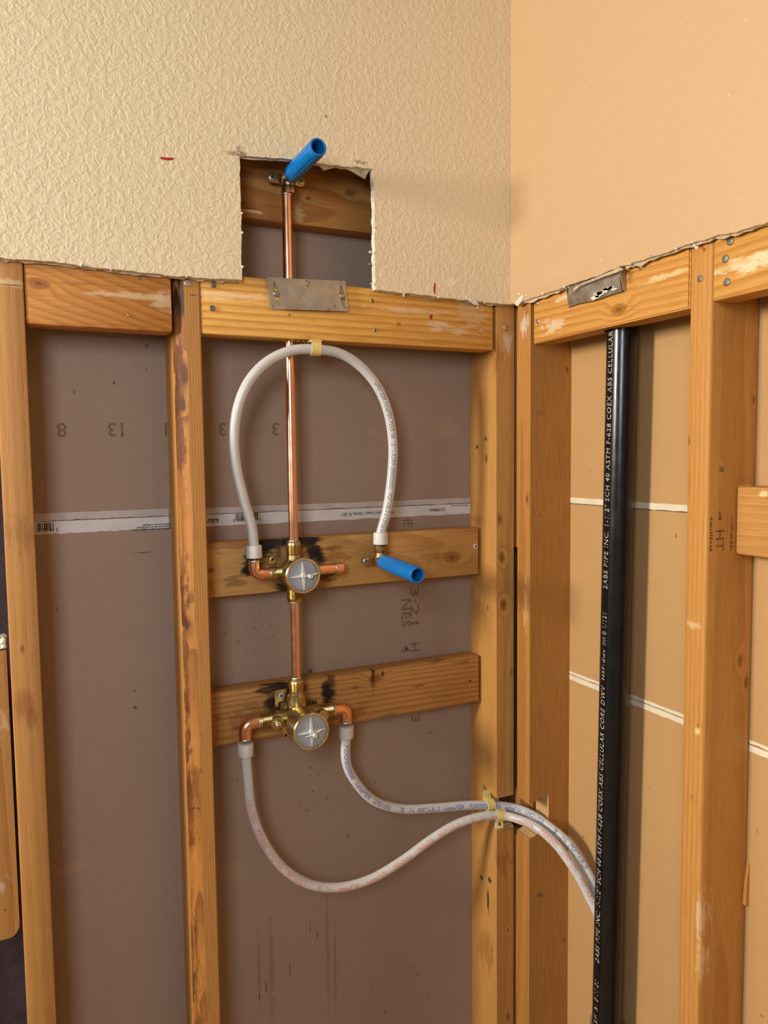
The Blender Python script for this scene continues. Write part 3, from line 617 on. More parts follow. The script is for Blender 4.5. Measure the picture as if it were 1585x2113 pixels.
flap([(960, 612), (975, 617), (984, 624), (988, 631), (980, 629), (970, 622)], -.016, -.0128, wall_back, M['gypsum'])
flap([(832, 604), (836, 604), (834, 613), (831, 609)], -.0130, -.012, wall_back, M['gypsum'])
flap([(1183, 595), (1200, 585), (1280, 552), (1284, 558), (1240, 574), (1195, 592), (1184, 603)], -.0160, -.0145, wall_right, M['torn_paper'], 'x')
flap([(1062, 626), (1075, 612), (1080, 606), (1078, 622), (1068, 632)], -.0150, -.0128, wall_right, M['gypsum'], 'x')
def strip(pxs, off, y0, y1, parent, mat, axis, seed):
    top = []; bot = []
    for i in range(len(pxs)-1):
        for k in range(10):
            a = V(pxs[i]).lerp(V(pxs[i+1]), k/10); w = off*(.75+.9*noise.noise(V((a.x*.045, seed, 0)))+.35*noise.noise(V((a.x*.2, seed, 3))))
            top.append((a.x, a.y-3)); bot.append((a.x, a.y+max(w, 1)))
    flap(top+bot[::-1], y0, y1, parent, mat, axis)
strip([(0, 531), (130, 543), (240, 557), (330, 566), (360, 569), (420, 573), (498, 578)], 8, -.0040, -.0022, wall_back, M['torn_paper'], 'y', 1)
strip([(777, 598), (830, 604), (880, 610), (975, 621), (1050, 628)], 6, -.0040, -.0022, wall_back, M['torn_paper'], 'y', 2)
strip([(1070, 624), (1090, 618), (1140, 601), (1180, 588)], 9, -.0075, -.0055, wall_right, M['torn_paper'], 'x', 3)
strip([(1292, 548), (1330, 536), (1430, 501), (1445, 497), (1500, 483), (1585, 458)], 10, -.0075, -.0055, wall_right, M['torn_paper'], 'x', 4)
def crumb(p, r, parent):
    bm = bmesh.new(); bmesh.ops.create_icosphere(bm, subdivisions=1, radius=r)
    for v in bm.verts: v.co = V((v.co.x*random.uniform(.6, 1.3), v.co.y*random.uniform(.6, 1.2), v.co.z*random.uniform(.6, 1.2))) + V(p)
    obj('gypsum_crumb', bm, M['gypsum'], parent)
random.seed(21)
for px, py in [(772, 370), (774, 400), (773, 470), (764, 520), (763, 545), (766, 585), (500, 480), (501, 550), (499, 440), (230, 556), (168, 546), (385, 571), (905, 614), (870, 609), (1000, 625)]:
    crumb(on_y(px, py, -T), random.uniform(.0014, .0028), wall_back)
for px, py in [(1283, 556), (1300, 545), (1342, 524), (1395, 512), (1428, 500), (1434, 506), (1438, 511), (1120, 606), (1100, 613), (1165, 592), (1072, 606), (1085, 610)]:
    crumb(on_x(px, py, -T-.0005), random.uniform(.0016, .0034), wall_right)

# ------------------------------------------------------------------ nail plates
def nail_plate():
    root = tag(empty('nail_plate', by(634, 640, 0)), 'flat steel nail plate over the copper pipe on the long blocking board', 'nail plate')
    A, B, C_, D_ = [by(*p, -.0028) for p in ((550, 572), (713, 580), (718, 643), (558, 638))]
    P = lambda s, t: (A.lerp(B, s)).lerp(D_.lerp(C_, s), t)
    bm = bmesh.new(); th = .0016
    def quadstrip(poly):
        a = [bm.verts.new((p.x, -.0014-th-.003*t_, p.z)) for p, t_ in poly]; b = [bm.verts.new((p.x, -.0014-.003*t_, p.z)) for p, t_ in poly]
        bm.faces.new(a); bm.faces.new(b[::-1]); n = len(a)
        for i in range(n): bm.faces.new((a[i], b[i], b[(i+1) % n], a[(i+1) % n]))
    pp = lambda *L: [(P(s, t), t) for s, t in L]
    L0, L1 = .075, .125; R0, R1 = .885, .945
    # plate with a spindle-shaped window near each end
    quadstrip(pp((0, 0), (.085, 0), (.085, .10), (.055, .46), (.055, .54), (.10, .92), (.10, 1), (0, 1)))
    quadstrip(pp((.085, 0), (.93, 0), (.93, .10), (.90, .46), (.90, .54), (.945, .92), (.945, 1), (.10, 1), (.10, .92), (.13, .54), (.13, .46), (.085, .10)))
    quadstrip(pp((.93, 0), (1, 0), (1, 1), (.945, 1), (.945, .92), (.975, .54), (.975, .46), (.93, .10)))
    obj('plate', bm, M['steel'], root)
    for s0, s1 in ((.055, .13), (.90, .975)):      # rolled prongs bridging the windows
        a, b = P(s0-.008, .5), P(s1+.004, .5)
        bm = bmesh.new(); sweep(bm, [V((a.x, -.0018, a.z)), V((a.x*.5+b.x*.5, .0002, a.z*.5+b.z*.5)), V((b.x, -.0018, b.z))], .0042, 12); obj('prong', bm, M['steel'], root, smooth=True)
    for k, (s, t) in enumerate([(.49, .05), (.50, .22), (.515, .12), (.82, .85), (.73, .96), (.03, .93), (.97, .90)]):
        p = P(s, t); bm = bmesh.new(); lathe(bm, (p.x, -.0014-th-.003*t+.0003, p.z), (0, -1, 0), [(0, .0022), (.0005, .0012)], 9); obj('rust_spot', bm, M['ink_wood'], root)
nail_plate()
def nail_plate_bent():
    root = tag(empty('nail_plate', bxr(1235, 630, 0)), 'bent steel nail plate tucked under the peach drywall', 'nail plate')
    a, b = bxr(1180, 632).y, bxr(1290, 606).y; z0, z1 = 1.7855, 1.8230
    prof = [(-.0012, 1.8255), (-.0035, 1.8215), (-.0060, 1.8170), (-.0075, 1.8050), (-.0050, 1.7940), (-.0024, 1.7860)]
    bm = bmesh.new(); n = 8; fr = []; bk_ = []
    for i in range(n+1):
        s = i/n; y = a+(b-a)*s; lift = .004*s*s + .0015*math.sin(s*5)
        fr.append([bm.verts.new((x-lift*.7-.0012, y+(z-1.80)*-.10, z+.001*math.sin(s*9))) for x, z in prof]); bk_.append([bm.verts.new((x-lift*.7, y+(z-1.80)*-.10, z+.001*math.sin(s*9))) for x, z in prof])
    for i in range(n):
        for k in range(len(prof)-1):
            bm.faces.new((fr[i][k], fr[i+1][k], fr[i+1][k+1], fr[i][k+1])); bm.faces.new((bk_[i][k], bk_[i][k+1], bk_[i+1][k+1], bk_[i+1][k]))
        for k in (0, -1): bm.faces.new((fr[i][k], bk_[i][k], bk_[i+1][k], fr[i+1][k]))
    for i in (0, n):
        for k in range(len(prof)-1): bm.faces.new((fr[i][k], fr[i][k+1], bk_[i][k+1], bk_[i][k]))
    obj('plate', bm, M['steel'], root)
    bm = bmesh.new(); y = b-.001
    prism(bm, [(-.014, 1.822), (-.002, 1.820), (-.001, 1.789), (-.0055, 1.787)], 'y', y-.0014, y); obj('bent_tab', bm, M['steel'], root)
    bm = bmesh.new(); y = a+.001
    prism(bm, [(-.010, 1.815), (-.002, 1.817), (-.001, 1.786), (-.004, 1.784)], 'y', y, y+.0012); obj('bent_tab', bm, M['steel'], root)
    random.seed(5)
    for k in range(9):
        cy, cz = -.235-random.uniform(-.012, .038), 1.7905+random.uniform(-.003, .006); r0 = random.uniform(.003, .008)
        pts = [(cy+r0*1.5*math.cos(t)*random.uniform(.5, 1.2), cz+r0*.45*math.sin(t)*random.uniform(.5, 1.2)) for t in [i*2*PI/11 for i in range(11)]]
        bm = bmesh.new(); prism(bm, pts, 'x', -.0079, -.0060); obj('plaster_smear', bm, M['gypsum'], root)
nail_plate_bent()

# ------------------------------------------------------------------ copper pipes
PY = .024; PX = -.4128; RC = .00795
VU = V((PX, PY, 1.3630)); VL = V((PX, PY, 1.1225))      # valve centres
def pipe(name, label, a, b, cat='pipe', mat='copper', r=RC, rings=()):
    root = tag(empty(name, V(a) if V(a).z < V(b).z else V(b)), label, cat)
    bm = bmesh.new(); cyl(bm, a, b, r, seg=28); obj('pipe_body', bm, M[mat], root, smooth=True, angle=.8)
    for p in rings:
        bm = bmesh.new(); d = (V(b)-V(a)).normalized(); lathe(bm, V(p)-d*.002, d, [(0, r+.0003), (.001, r+.0012), (.003, r+.0012), (.004, r+.0003)], 28, cap=(False, False)); obj('solder_ring', bm, M['solder'], root, smooth=True)
    return root
pipe('copper_pipe', 'long copper riser pipe from the upper valve to the wall notch', VU+V((0, 0, .050)), V((PX, PY, 1.9655)), rings=[VU+V((0, 0, .051)), V((PX, PY, 1.9650))])
pipe('copper_pipe', 'short copper pipe between the upper and lower valve', VL+V((0, 0, .062)), VU-V((0, 0, .050)), rings=[VL+V((0, 0, .063)), VU-V((0, 0, .051))])

# ------------------------------------------------------------------ blue stub-outs on drop-ear elbows
def stub(base, tip, label, down, screws):
    root = tag(empty('stub_out', base), label, 'pipe fitting'); base, tip = V(base), V(tip); d = (tip-base).normalized()
    # elbow: socket along 'down', bend, hub toward the room
    bm = bmesh.new(); dn = V((0, 0, down))
    sweep(bm, spline([base+dn*.020, base+dn*.010, base+dn*.003+d*.001, base+d*.006, base+d*.016], 6), lambda t: .0105+.0022*t, 22); obj('elbow', bm, M['bronze'], root, smooth=True, angle=.9)
    bm = bmesh.new(); lathe(bm, base+dn*.026, -dn, [(0, .0098), (0, .0118), (.010, .0118), (.012, .0105)], 24); obj('socket_rim', bm, M['bronze'], root, smooth=True, angle=.6)
    # ears screwed to the blocking
    for sx in (-1, 1):
        e = base + V((sx*.024, 0, 0)); bm = bmesh.new(); n = 12
        pts = [(base.x+sx*.006, base.z-.007), (base.x+sx*.006, base.z+.007)] + [(e.x+sx*.0075*math.sin(t), e.z+.0075*math.cos(t)) for t in [PI*i/n for i in range(n+1)]]
        prism(bm, pts, 'y', .0335, .0375); obj('ear', bm, M['brass'], root)
        fast(root, (e.x, .0333, e.z), 'y', 'screw', screws, 1.0)
    bm = bmesh.new(); box(bm, base.x-.016, base.x+.016, .0375, .0508, base.z-.005, base.z+.005); obj('standoff', bm, M['bronze'], root)
    # hollow blue nipple
    L = (tip-base).length; R = .0128
    bm = bmesh.new(); lathe(bm, base, d, [(.010, .0118), (.012, R-.0002), (.016, R), (.020, R), (.0205, R-.0005), (.022, R-.0005), (.0225, R), (L-.0015, R+.0003), (L, R-.0004), (L, R-.0026), (L-.002, R-.0029), (.030, R-.0034)], 40, cap=(True, True))
    bl = obj('blue_nipple', bm, M['blue'], root, smooth=True, angle=.5)
    s, u, _ = frame(d)
    for k in range(6):                    # flat wrench facets standing proud
        a0 = k*PI/3+.3; bm = bmesh.new(); vs_ = []
        for t in (L*.34, L*.93):
            for dr in (0, .0009):
                for da in (-.34, 0, .34):
                    vs_.append(bm.verts.new(base + d*t + (s*math.cos(a0+da) + u*math.sin(a0+da))*(R-.0002+dr)))
        I = lambda t, r, a_: vs_[t*6+r*3+a_]
        for a_ in (0, 1): bm.faces.new((I(0, 1, a_), I(0, 1, a_+1), I(1, 1, a_+1), I(1, 1, a_)))
        for a_ in (0, 2): bm.faces.new((I(0, 0, a_), I(0, 1, a_), I(1, 1, a_), I(1, 0, a_)))
        for t in (0, 1):
            for a_ in (0, 1): bm.faces.new((I(t, 0, a_), I(t, 0, a_+1), I(t, 1, a_+1), I(t, 1, a_)))
        obj('facet', bm, M['blue'], bl)
    return root
b_ = V((PX+.004, PY, 1.9925)); t_ = on_y(657, 303, -.098)
stub(b_, t_, 'upper blue plastic stub with brass ears in the wall notch', -1, 'zinc')
b_ = on_y(786, 1157, PY); t_ = on_y(862, 1187, -.112)
LSTUB = b_.copy()
stub(b_, t_, 'lower blue plastic stub beside the upper valve', 1, 'zinc')

# ------------------------------------------------------------------ valves
def port(bm, c, d, l0, l1, r, thread=None):
    prof = [(l0, r*.8), (l0, r)]
    if thread: prof = [(l0, r)] + threads(r, thread[0], thread[1])
    lathe(bm, c, d, prof + [(l1, r-.001)], 26)
def disc_face(root, c, R, ring_mat, style):
    """round front: metal ring, grey disc, raised four-pointed star"""
    lathe_p = [(-.006, R*.97), (0, R), (.004, R), (.0055, R-.0012), (.0055, R-.0036), (.003, R-.0048), (-.002, R-.0048)]
    bm = bmesh.new(); lathe(bm, c, (0, -1, 0), lathe_p, 56, cap=(False, False)); obj('ring', bm, M[ring_mat], root, smooth=True, angle=.5)
    bm = bmesh.new(); lathe(bm, c, (0, -1, 0), [(-.001, R-.0045), (.0032, R-.0046), (.0036, R-.006)], 48); dk = obj('disc', bm, M['grey_plastic'], root, smooth=True, angle=.4)
    bm = bmesh.new(); y = c.y-.0036
    for k in range(4):
        a = k*PI/2 + style[0]; u = V((math.cos(a), 0, math.sin(a))); w = V((-u.z, 0, u.x)); L = R-.0062
        vs_ = [c+u*0+w*.0022, c+u*L*.5+w*.0016, c+u*L+w*.0005, c+u*L-w*.0005, c+u*L*.5-w*.0016, c-w*.0022]
        lo = [bm.verts.new((p.x, y+.0006, p.z)) for p in vs_]; hi = [bm.verts.new((p.x, y-h, p.z)) for p, h in zip(vs_, (.004, .003, .0012, .0012, .003, .004))]
        bm.faces.new(hi)
        for i in range(6): bm.faces.new((lo[i], lo[(i+1) % 6], hi[(i+1) % 6], hi[i]))
    lathe(bm, (c.x, y, c.z), (0, -1, 0), [(0, .0048), (.004, .0044), (.0052, .0030)], 16)
    obj('star', bm, M['pale_plastic'], dk)
    a = style[1]; bm = bmesh.new(); u = V((math.cos(a), 0, math.sin(a)))
    p = V((c.x, y, c.z)) + u*style[2]
    lathe(bm, p, (0, -1, 0), [(0, .0036), (.010, .0032), (.0108, .0022), (.0095, .0014)], 16); obj('sprue_post', bm, M['pale_plastic'], dk, smooth=True, angle=.5)
    for sgn in style[3]:
        bm = bmesh.new(); q = p + V((0, -.003, 0)); e = q + V((math.cos(sgn), 0, math.sin(sgn)))*(R*.50); cyl(bm, q, e, .0024, .0009, 8); obj('sprue_arm', bm, M['pale_plastic'], dk)
def ear_tab(root, x, z, w, h, y=.047, hole=True):
    bm = bmesh.new(); n = 10; s = 1 if h > 0 else -1
    pts = [(x-w/2, z), (x-w/2, z+h)] + [(x-w/2*math.cos(PI*i/n), z+h+s*w/2*math.sin(PI*i/n)) for i in range(1, n)] + [(x+w/2, z+h), (x+w/2, z)]
    prism(bm, pts, 'y', y-.0025, y); o = obj('mounting_tab', bm, M['brass'], root)
    if hole:
        bm = bmesh.new(); lathe(bm, (x, y-.0024, z+h), (0, -1, 0), [(0, w*.2), (.0003, w*.2)], 12); obj('hole', bm, M['dark'], o)
def elbow(root, pts, r=.0092):
    bm = bmesh.new(); sweep(bm, spline(pts, 8), r, 24); obj('copper_elbow', bm, M['copper'], root, smooth=True, angle=.9)
def sring(root, c, d, r=.0098):
    bm = bmesh.new(); lathe(bm, V(c)-V(d)*.002, d, [(0, r-.001), (.001, r), (.003, r), (.004, r-.001)], 24, cap=(False, False)); obj('solder_ring', bm, M['solder'], root, smooth=True)
X_, Z_ = V((1, 0, 0)), V((0, 0, 1))
# upper valve
c = VU; root = uv = tag(empty('shower_valve', c-V((0, 0, .05))), 'upper brass valve with grey star disc on the scorched board', 'valve')
bm = bmesh.new(); lathe(bm, V((c.x+.001, .045, c.z-.001)), (0, -1, 0), [(0, .016), (.006, .021), (.014, .0225), (.030, .0225), (.034, .0255), (.044, .0262), (.058, .0262)], 48); obj('body', bm, M['brass'], root, smooth=True, angle=.5)
bm = bmesh.new()
lathe(bm, V((c.x+.001, -.002, c.z-.001)), (0, -1, 0), [(0, .0262), (.0005, .0278), (.009, .0278), (.0095, .0266)], 8); obj('hex_nut', bm, M['brass_ring'], root)
for nm, d in (('top_port', Z_), ('bottom_port', -Z_), ('left_port', -X_), ('right_port', X_)):
    bm = bmesh.new(); l1 = .050 if abs(d.z) > .5 else .040
    port(bm, c, d, .012, l1, .0128 if abs(d.z) > .5 else .0120, (l1-.022, l1-.002)); obj(nm, bm, M['brass'], root, smooth=True, angle=.6)
disc_face(root, V((c.x+.001, -.0145, c.z-.001)), .0290, 'brass_ring', (.06, -.1, .010, (PI-.05, .25)))
ear_tab(root, c.x-.030, c.z+.012, .011, .008)
fast(root, (c.x-.030, .0444, c.z+.020), 'y', 'screw', 'brass_screw', 1.0)
L = c - X_*.060
elbow(root, [c-X_*.038, c-X_*.048, L-X_*.001+Z_*.0015, L-X_*.006+Z_*.009, L-X_*.006+Z_*.022])
sring(root, c-X_*.041, X_); UE = L-X_*.006+Z_*.022; sring(root, UE, Z_)
bm = bmesh.new(); cyl(bm, c+X_*.038, c+X_*.072, .0088, seg=26); obj('copper_stub', bm, M['copper'], root, smooth=True, angle=.8)
bm = bmesh.new(); lathe(bm, c+X_*.072, X_, [(0, .0096), (.0005, .0099), (.013, .0099), (.015, .0085)], 26); obj('copper_cap', bm, M['copper'], root, smooth=True, angle=.5)
sring(root, c+X_*.042, X_, .0096); sring(root, c+X_*.072, X_, .0104)
# lower valve
c = VL; root = lv = tag(empty('shower_valve', c-V((0, 0, .05))), 'lower brass mixing valve with screw stops and grey star disc', 'valve')
bz = c.z-.005
bm = bmesh.new(); lathe(bm, V((c.x-.0005, .046, bz)), (0, -1, 0), [(0, .018), (.010, .0215), (.022, .023), (.040, .024), (.052, .0285), (.056, .0292), (.088, .0292)], 52); obj('body', bm, M['brass'], root, smooth=True, angle=.5)
disc_face(root, V((c.x-.0005, -.0435, bz)), .0300, 'brass_ring', (.04, -.9, .006, (PI+.1, .45)))
cb = V((c.x-.0005, 0, bz))
text_part('cast_lettering', '- 117 -', .010, lambda u, v: cb + V((-math.cos(.9-(u/.029))*.0295, -.018-v, math.sin(.9-(u/.029))*.0295)), M['dark'], root)
bm = bmesh.new(); port(bm, c, Z_, .018, .062, .0130, (.040, .060)); lathe(bm, c, Z_, [(.016, .0165), (.034, .0150), (.037, .0125)], 26); obj('top_port', bm, M['brass'], root, smooth=True, angle=.6)
for sx, nm in ((-1, 'left_port'), (1, 'right_port')):
    d = X_*sx; o = c - Z_*.001; bm = bmesh.new()
    lathe(bm, o, d, [(.012, .0140), (.030, .0130), (.040, .0124), (.043, .0118)] + threads(.0122, .045, .064) , 26); obj(nm, bm, M['brass'], root, smooth=True, angle=.6)
    # screw stop facing the room
    q = o + d*.037; st = V((sx*.12, -1, -.10)).normalized(); bm = bmesh.new()
    lathe(bm, q, st, [(0, .0095), (.014, .0095), (.0145, .0108), (.0195, .0108), (.020, .0085), (.0205, .0085)], 24); ss = obj('screw_stop', bm, M['brass'], root, smooth=True, angle=.5)
    bm = bmesh.new(); lathe(bm, q+st*.0203, st, [(0, .0050), (.0035, .0048), (.004, .0036), (.009, .0034), (.0095, .0028)], 18); sc = obj('stop_screw', bm, M['zinc'], ss, smooth=True, angle=.5)
    bm = bmesh.new(); a, b, dd = frame(st); p0 = q+st*.0299
    g = [p0+a*x+b*y for x, y in ((-.0028, -.0005), (.0028, -.0005), (.0028, .0005), (-.0028, .0005))]
    bm.faces.new([bm.verts.new(v) for v in g]); obj('screw_slot', bm, M['dark'], ss)
    P0 = o + d*.062
    E1 = o + d*(.086)
    elbow(root, [P0, P0+d*.010, E1-d*.004-Z_*.0015, E1+d*.002-Z_*.009, E1+d*.002-Z_*.026], .0102)
    sring(root, P0+d*.003, d, .0108); sring(root, E1+d*.002-Z_*.025, Z_, .0108)
LE = {-1: c - Z_*.001 - X_*.088 - Z_*.026, 1: c - Z_*.001 + X_*.088 - Z_*.026}
# U-shaped steel bracket on the left, brass tabs around the body
q = by(578, 1445, .047)
bm = bmesh.new(); x0, x1, z0, z1 = q.x-.011, q.x+.011, q.z-.022, q.z+.020
for b4 in ((x0, x1, z1-.020, z1), (x0, x0+.006, z0, z1-.020), (x1-.006, x1, z0, z1-.020), (x0, x1, z0-.010, z0)): box(bm, b4[0], b4[1], .040, .0425, b4[2], b4[3])
box(bm, x0, x1, .0425, .0508, z1-.0025, z1)
obj('bracket', bm, M['brass'], root); fast(root, (q.x, .0398, z1-.010), 'y', 'screw', 'white_screw', 1.15)
bm = bmesh.new(); lathe(bm, (q.x+.001, .034, z0-.003), (0, -.5, .86), [(0, .004), (.006, .004), (.0065, .006), (.009, .006), (.010, .004)], 16); obj('bracket_bolt', bm, M['bronze'], root, smooth=True, angle=.5)
t1 = by(645, 1462, .047); ear_tab(root, t1.x, t1.z-.006, .0125, .018)
t2 = by(588, 1490, .040); ear_tab(root, t2.x, t2.z, .0125, -.022, .040)

# ------------------------------------------------------------------ PEX tubes
RP = .0082
def pex(name, label, ctrl, ends, prints=(), n=10):
    root = tag(empty(name, V(ctrl[0])), label, 'tube'); path = spline(ctrl, n)
    bm = bmesh.new(); sweep(bm, path, RP, 22); obj('tube_body', bm, M['pex'], root, smooth=True, angle=1.0)
    for p, d in ends:
        bm = bmesh.new(); lathe(bm, V(p), d, [(0, .0098), (.001, .0126), (.004, .0128), (.019, .0124), (.021, .0118), (.0215, .0085)], 28); obj('expansion_ring', bm, M['pex_ring'], root, smooth=True, angle=.5)
    acc = [0]
    for i in range(1, len(path)): acc.append(acc[-1] + (path[i]-path[i-1]).length)
    def at(s):
        s = min(max(s, 0), acc[-1]-1e-6); i = 0
        while acc[i+1] < s: i += 1
        k = (s-acc[i])/(acc[i+1]-acc[i]); return path[i].lerp(path[i+1], k), (path[min(i+2, len(path)-1)]-path[max(i-1, 0)]).normalized()
    for s0, txt, size, fit, mat, ang, facing in prints:
        def fn(u, v):
            p, t = at(s0+u); nrm = V(facing); nrm = (nrm - t*nrm.dot(t)).normalized(); up = nrm.cross(t)
            a = ang + (v-size*.35)/RP; return p + (nrm*math.cos(a) + up*math.sin(a))*(RP+.00025)
        text_part('tube_print', txt, size, fn, M[mat], root, fit=fit, thick=.0004 if mat != 'ink_grey' else 0)
    return root, acc[-1]
TC = (-.35, -.93, .05)
# loop from the upper valve to the lower stub
lp = [UE+Z_*.005, UE+Z_*.02] + [on_y(px, py, y) for px, py, y in [(519, 1085, .022), (503, 1030, .019), (488, 965, .016), (483, 905, .012), (490, 845, .008), (512, 790, .004), (550, 748, .002), (600, 724, .002), (650, 721, .002), (700, 729, .004), (744, 756, .007), (780, 800, .010), (802, 855, .013), (811, 920, .016), (808, 985, .019), (799, 1050, .022)]] + [LSTUB+Z_*.046, LSTUB+Z_*.0275]
pex('tube_loop', 'white plastic tube looping from the upper valve to the lower blue stub', lp, [(UE+Z_*.0045, Z_), (LSTUB+Z_*.028, Z_)],
    [(.535, 'UPONOR AquaPEX PEX5106 1/2 IN SDR9 (B5432505)1 POTABLE cNSFus-pw U.P. Code ASTM F876/F877/F2023 CSA B137.5 cNSFus P001 ES25', .0105, .50, 'ink_grey', .1, (-.4, -.9, .05))])
LEL, LER = LE[-1], LE[1]
# hot and cold supply
cold = [LER-Z_*.006, LER-Z_*.02] + [on_y(px, py, y) for px, py, y in [(714, 1570, .024), (733, 1612, .026), (772, 1652, .028), (830, 1669, .028), (900, 1667, .026), (960, 1662, .022), (1010, 1661, .014)]] + [on_x(px, py, x) for px, py, x in [(1062, 1667, .008), (1100, 1682, .022), (1140, 1710, .038), (1177, 1744, .052), (1206, 1789, .063), (1226, 1828, .070), (1244, 1900, .0755)]]
e = cold[-1]; cold += [V((.0765, e.y+.001, e.z-.08)), V((.0765, e.y+.002, e.z-.25)), V((.0765, e.y, .05))]
def runs(start, end, step, mat, size, words):
    out = []; s = start; k = 0
    while s < end:
        w = words[k % len(words)]; L = len(w)*size*.62; out.append((s, w, size, L, mat, .15, TC)); s += L+step; k += 1
    return out
pex('supply_tube', 'upper supply tube with blue print from the lower valve to the corner', cold, [(LER-Z_*.0055, -Z_)], runs(.030, .62, .008, 'ink_blue', .0105, ['PEX5025000', 'AquaPEX', 'UPONOR', '1/2 IN', 'POTABLE', 'AquaPEX']))
hot = [LEL-Z_*.006, LEL-Z_*.02] + [on_y(px, py, y) for px, py, y in [(511, 1600, .024), (519, 1670, .026), (543, 1735, .028), (583, 1790, .028), (638, 1824, .028), (700, 1831, .026), (765, 1814, .024), (830, 1776, .021), (890, 1732, .017), (940, 1702, .012), (988, 1686, .006), (1033, 1682, -.002)]] + [on_x(px, py, x) for px, py, x in [(1072, 1691, -.003), (1110, 1709, .010), (1150, 1745, .026), (1187, 1797, .040), (1213, 1845, .050), (1238, 1905, .0575)]]
e = hot[-1]; hot += [V((.060, e.y-.0005, e.z-.08)), V((.061, e.y+.002, e.z-.25)), V((.061, e.y+.004, .05))]
pex('supply_tube', 'lower supply tube with red print swinging under the lower valve', hot, [(LEL-Z_*.0055, -Z_)], runs(.09, .95, .010, 'ink_red', .0105, ['AquaPEX', 'PEX502', 'UPONOR', 'POTABLE', '1/2 IN', 'AquaPEX']))

# ------------------------------------------------------------------ yellow pipe clips
def clip(center, tan, out, label, tabs, w=.0165):
    """strap bent over the tube: tan = tube direction, out = side away from the timber"""
    root = tag(empty('pipe_clip', center), label, 'pipe clip', None); c = V(center); t = V(tan).normalized(); o = V(out); o = (o-t*o.dot(t)).normalized(); s = t.cross(o)
    bm = bmesh.new(); n = 16; r0, r1 = RP+.0004, RP+.0022; prof = []
    A = [(-1, -.0105)] if True else []
    inn = [(-r0, -.0095)] + [(-r0*math.cos(PI*i/n), r0*math.sin(PI*i/n)) for i in range(n+1)] + [(r0, -.0095)]
    outt = [(-r1, -.0095)] + [(-r1*math.cos(PI*i/n), r1*math.sin(PI*i/n)) for i in range(n+1)] + [(r1, -.0095)]
    for a, b in ((-w/2, w/2),):
        R0 = [[bm.verts.new(c+t*q+s*x+o*y) for x, y in inn] for q in (a, b)]; R1 = [[bm.verts.new(c+t*q+s*x+o*y) for x, y in outt] for q in (a, b)]
        m_ = len(inn)
        for i in range(m_-1):
            bm.faces.new((R0[0][i], R0[1][i], R0[1][i+1], R0[0][i+1])); bm.faces.new((R1[0][i], R1[0][i+1], R1[1][i+1], R1[1][i]))
            for k in (0, 1): bm.faces.new((R0[k][i], R0[k][i+1], R1[k][i+1], R1[k][i]))
        for i in (0, m_-1): bm.faces.new((R0[0][i], R1[0][i], R1[1][i], R0[1][i]))
    obj('strap', bm, M['yellow'], root, smooth=True, angle=.7)
    for sg in tabs:
        bm = bmesh.new(); q = c + s*sg*(RP+.008) - o*.0085
        vs_ = [bm.verts.new(q+t*a*w/2+s*b*.0075+o*h*.0009) for a in (-1, 1) for b in (-1, 1) for h in (-1, 1)]
        for f in ((0,1,3,2),(4,6,7,5),(0,4,5,1),(2,3,7,6),(0,2,6,4),(1,5,7,3)): bm.faces.new([vs_[i] for i in f])
        tb = obj('tab', bm, M['yellow'], root)
        bm = bmesh.new(); lathe(bm, q+o*.0007, o, [(0, .0032), (.0010, .0032), (.0016, .0015)], 12); obj('nail_head', bm, M['nail'], tb)
    return root
cp = on_y(650, 721, .002)
root = clip(cp, (1, 0, 0), (0, -.25, -1), 'cream plastic clip holding the top of the tube loop under the long board', ())
bm = bmesh.new(); box(bm, cp.x-.0095, cp.x+.0095, -.0075, .016, 1.7335, 1.7362, .0008, 1); obj('tab', bm, M['yellow'], root)
p = on_y(1010, 1661, .014)
root = clip(p, (1, 0, 0), (0, -1, 0), 'cream plastic clip around the blue-print tube at the corner notch', ())
bm = bmesh.new(); box(bm, p.x-.0082, p.x+.0082, .0215, .0233, p.z+.007, p.z+.026, .0005, 1); obj('tab', bm, M['yellow'], root)
p = on_y(1033, 1682, -.002)
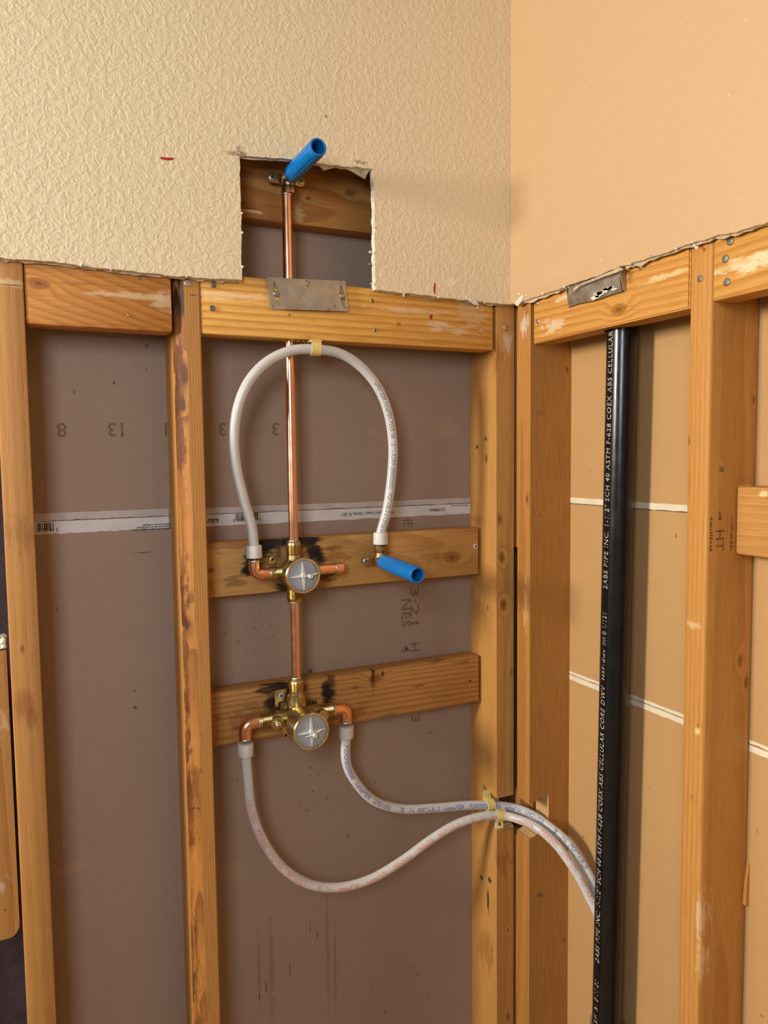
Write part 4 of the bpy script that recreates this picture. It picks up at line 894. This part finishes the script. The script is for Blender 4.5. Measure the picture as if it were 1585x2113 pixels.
clip(p, (1, -.2, -.12), (-.1, -1, .35), 'cream plastic nailed clip around the red-print tube at the corner notch', (1,))

# ------------------------------------------------------------------ black drain pipe
AX = .045; RA = .0241
pa, pb = V((AX, -.2345, 1.80)), V((AX, -.2035, .02))
def absy(z): return pa.y + (pb.y-pa.y)*(pa.z-z)/(pa.z-pb.z)
root = tag(empty('drain_pipe', pb), 'black plastic drain pipe with white print in the right wall bay', 'pipe')
bm = bmesh.new(); cyl(bm, V((AX, absy(1.80), 1.80)), pb, RA, seg=64); obj('pipe_body', bm, M['abs'], root, smooth=True, angle=1.0)
toc = V((CAM.x-AX, CAM.y+.22, 0)).normalized(); left = V((-.904, .427, 0)); left = (left - toc*left.dot(toc)).normalized()
def pipe_text(txt, py0, py1, size, a0, **kw):
    z0 = on_x(1242, py0, .025).z; z1 = on_x(1242, py1, .025).z
    def fn(u, v):
        a = a0 + (v-size*.35)/RA; z = z0+u; n_ = toc*math.cos(a)+left*math.sin(a); return V((AX, absy(z), z)) + n_*(RA+.0003)
    text_part('pipe_print', txt, size, fn, M['ink_white'], root, fit=z1-z0, thick=-.0001, space=1.15, **kw)
SZ = .0128; A0 = .84
pipe_text('2ABS PIPE INC. 1-1/2" SCH 40 ASTM F-628 COEX ABS CELLULAR CORE DWV', 1990, 1412, SZ, A0, shear=.25)
pipe_text('NSF-dwv', 1400, 1338, SZ*.75, A0); pipe_text('(U)%', 1328, 1312, SZ*.7, A0); pipe_text('0 1/121', 1306, 1263, SZ, A0)
pipe_text('2ABS PIPE INC. 1-1/2" SCH 40 ASTM F-628 COEX ABS CELLULAR', 1213, 690, SZ, A0, shear=.08)
pipe_text('0 11 21', 2072, 2030, SZ, A0, shear=.2); pipe_text('NSF 3.', 2135, 2080, SZ*.8, A0)
q = on_x(1214, 2108, .03)
bm = bmesh.new(); root2 = None
lathe(bm, V((AX, absy(.585), .583)), (0, 0, 1), [(0, RA+.0004), (0, RA+.0035), (.010, RA+.0035), (.010, RA+.0004)], 48, cap=(False, False)); obj('pipe_strap', bm, M['zinc'], root, smooth=True, angle=.5)
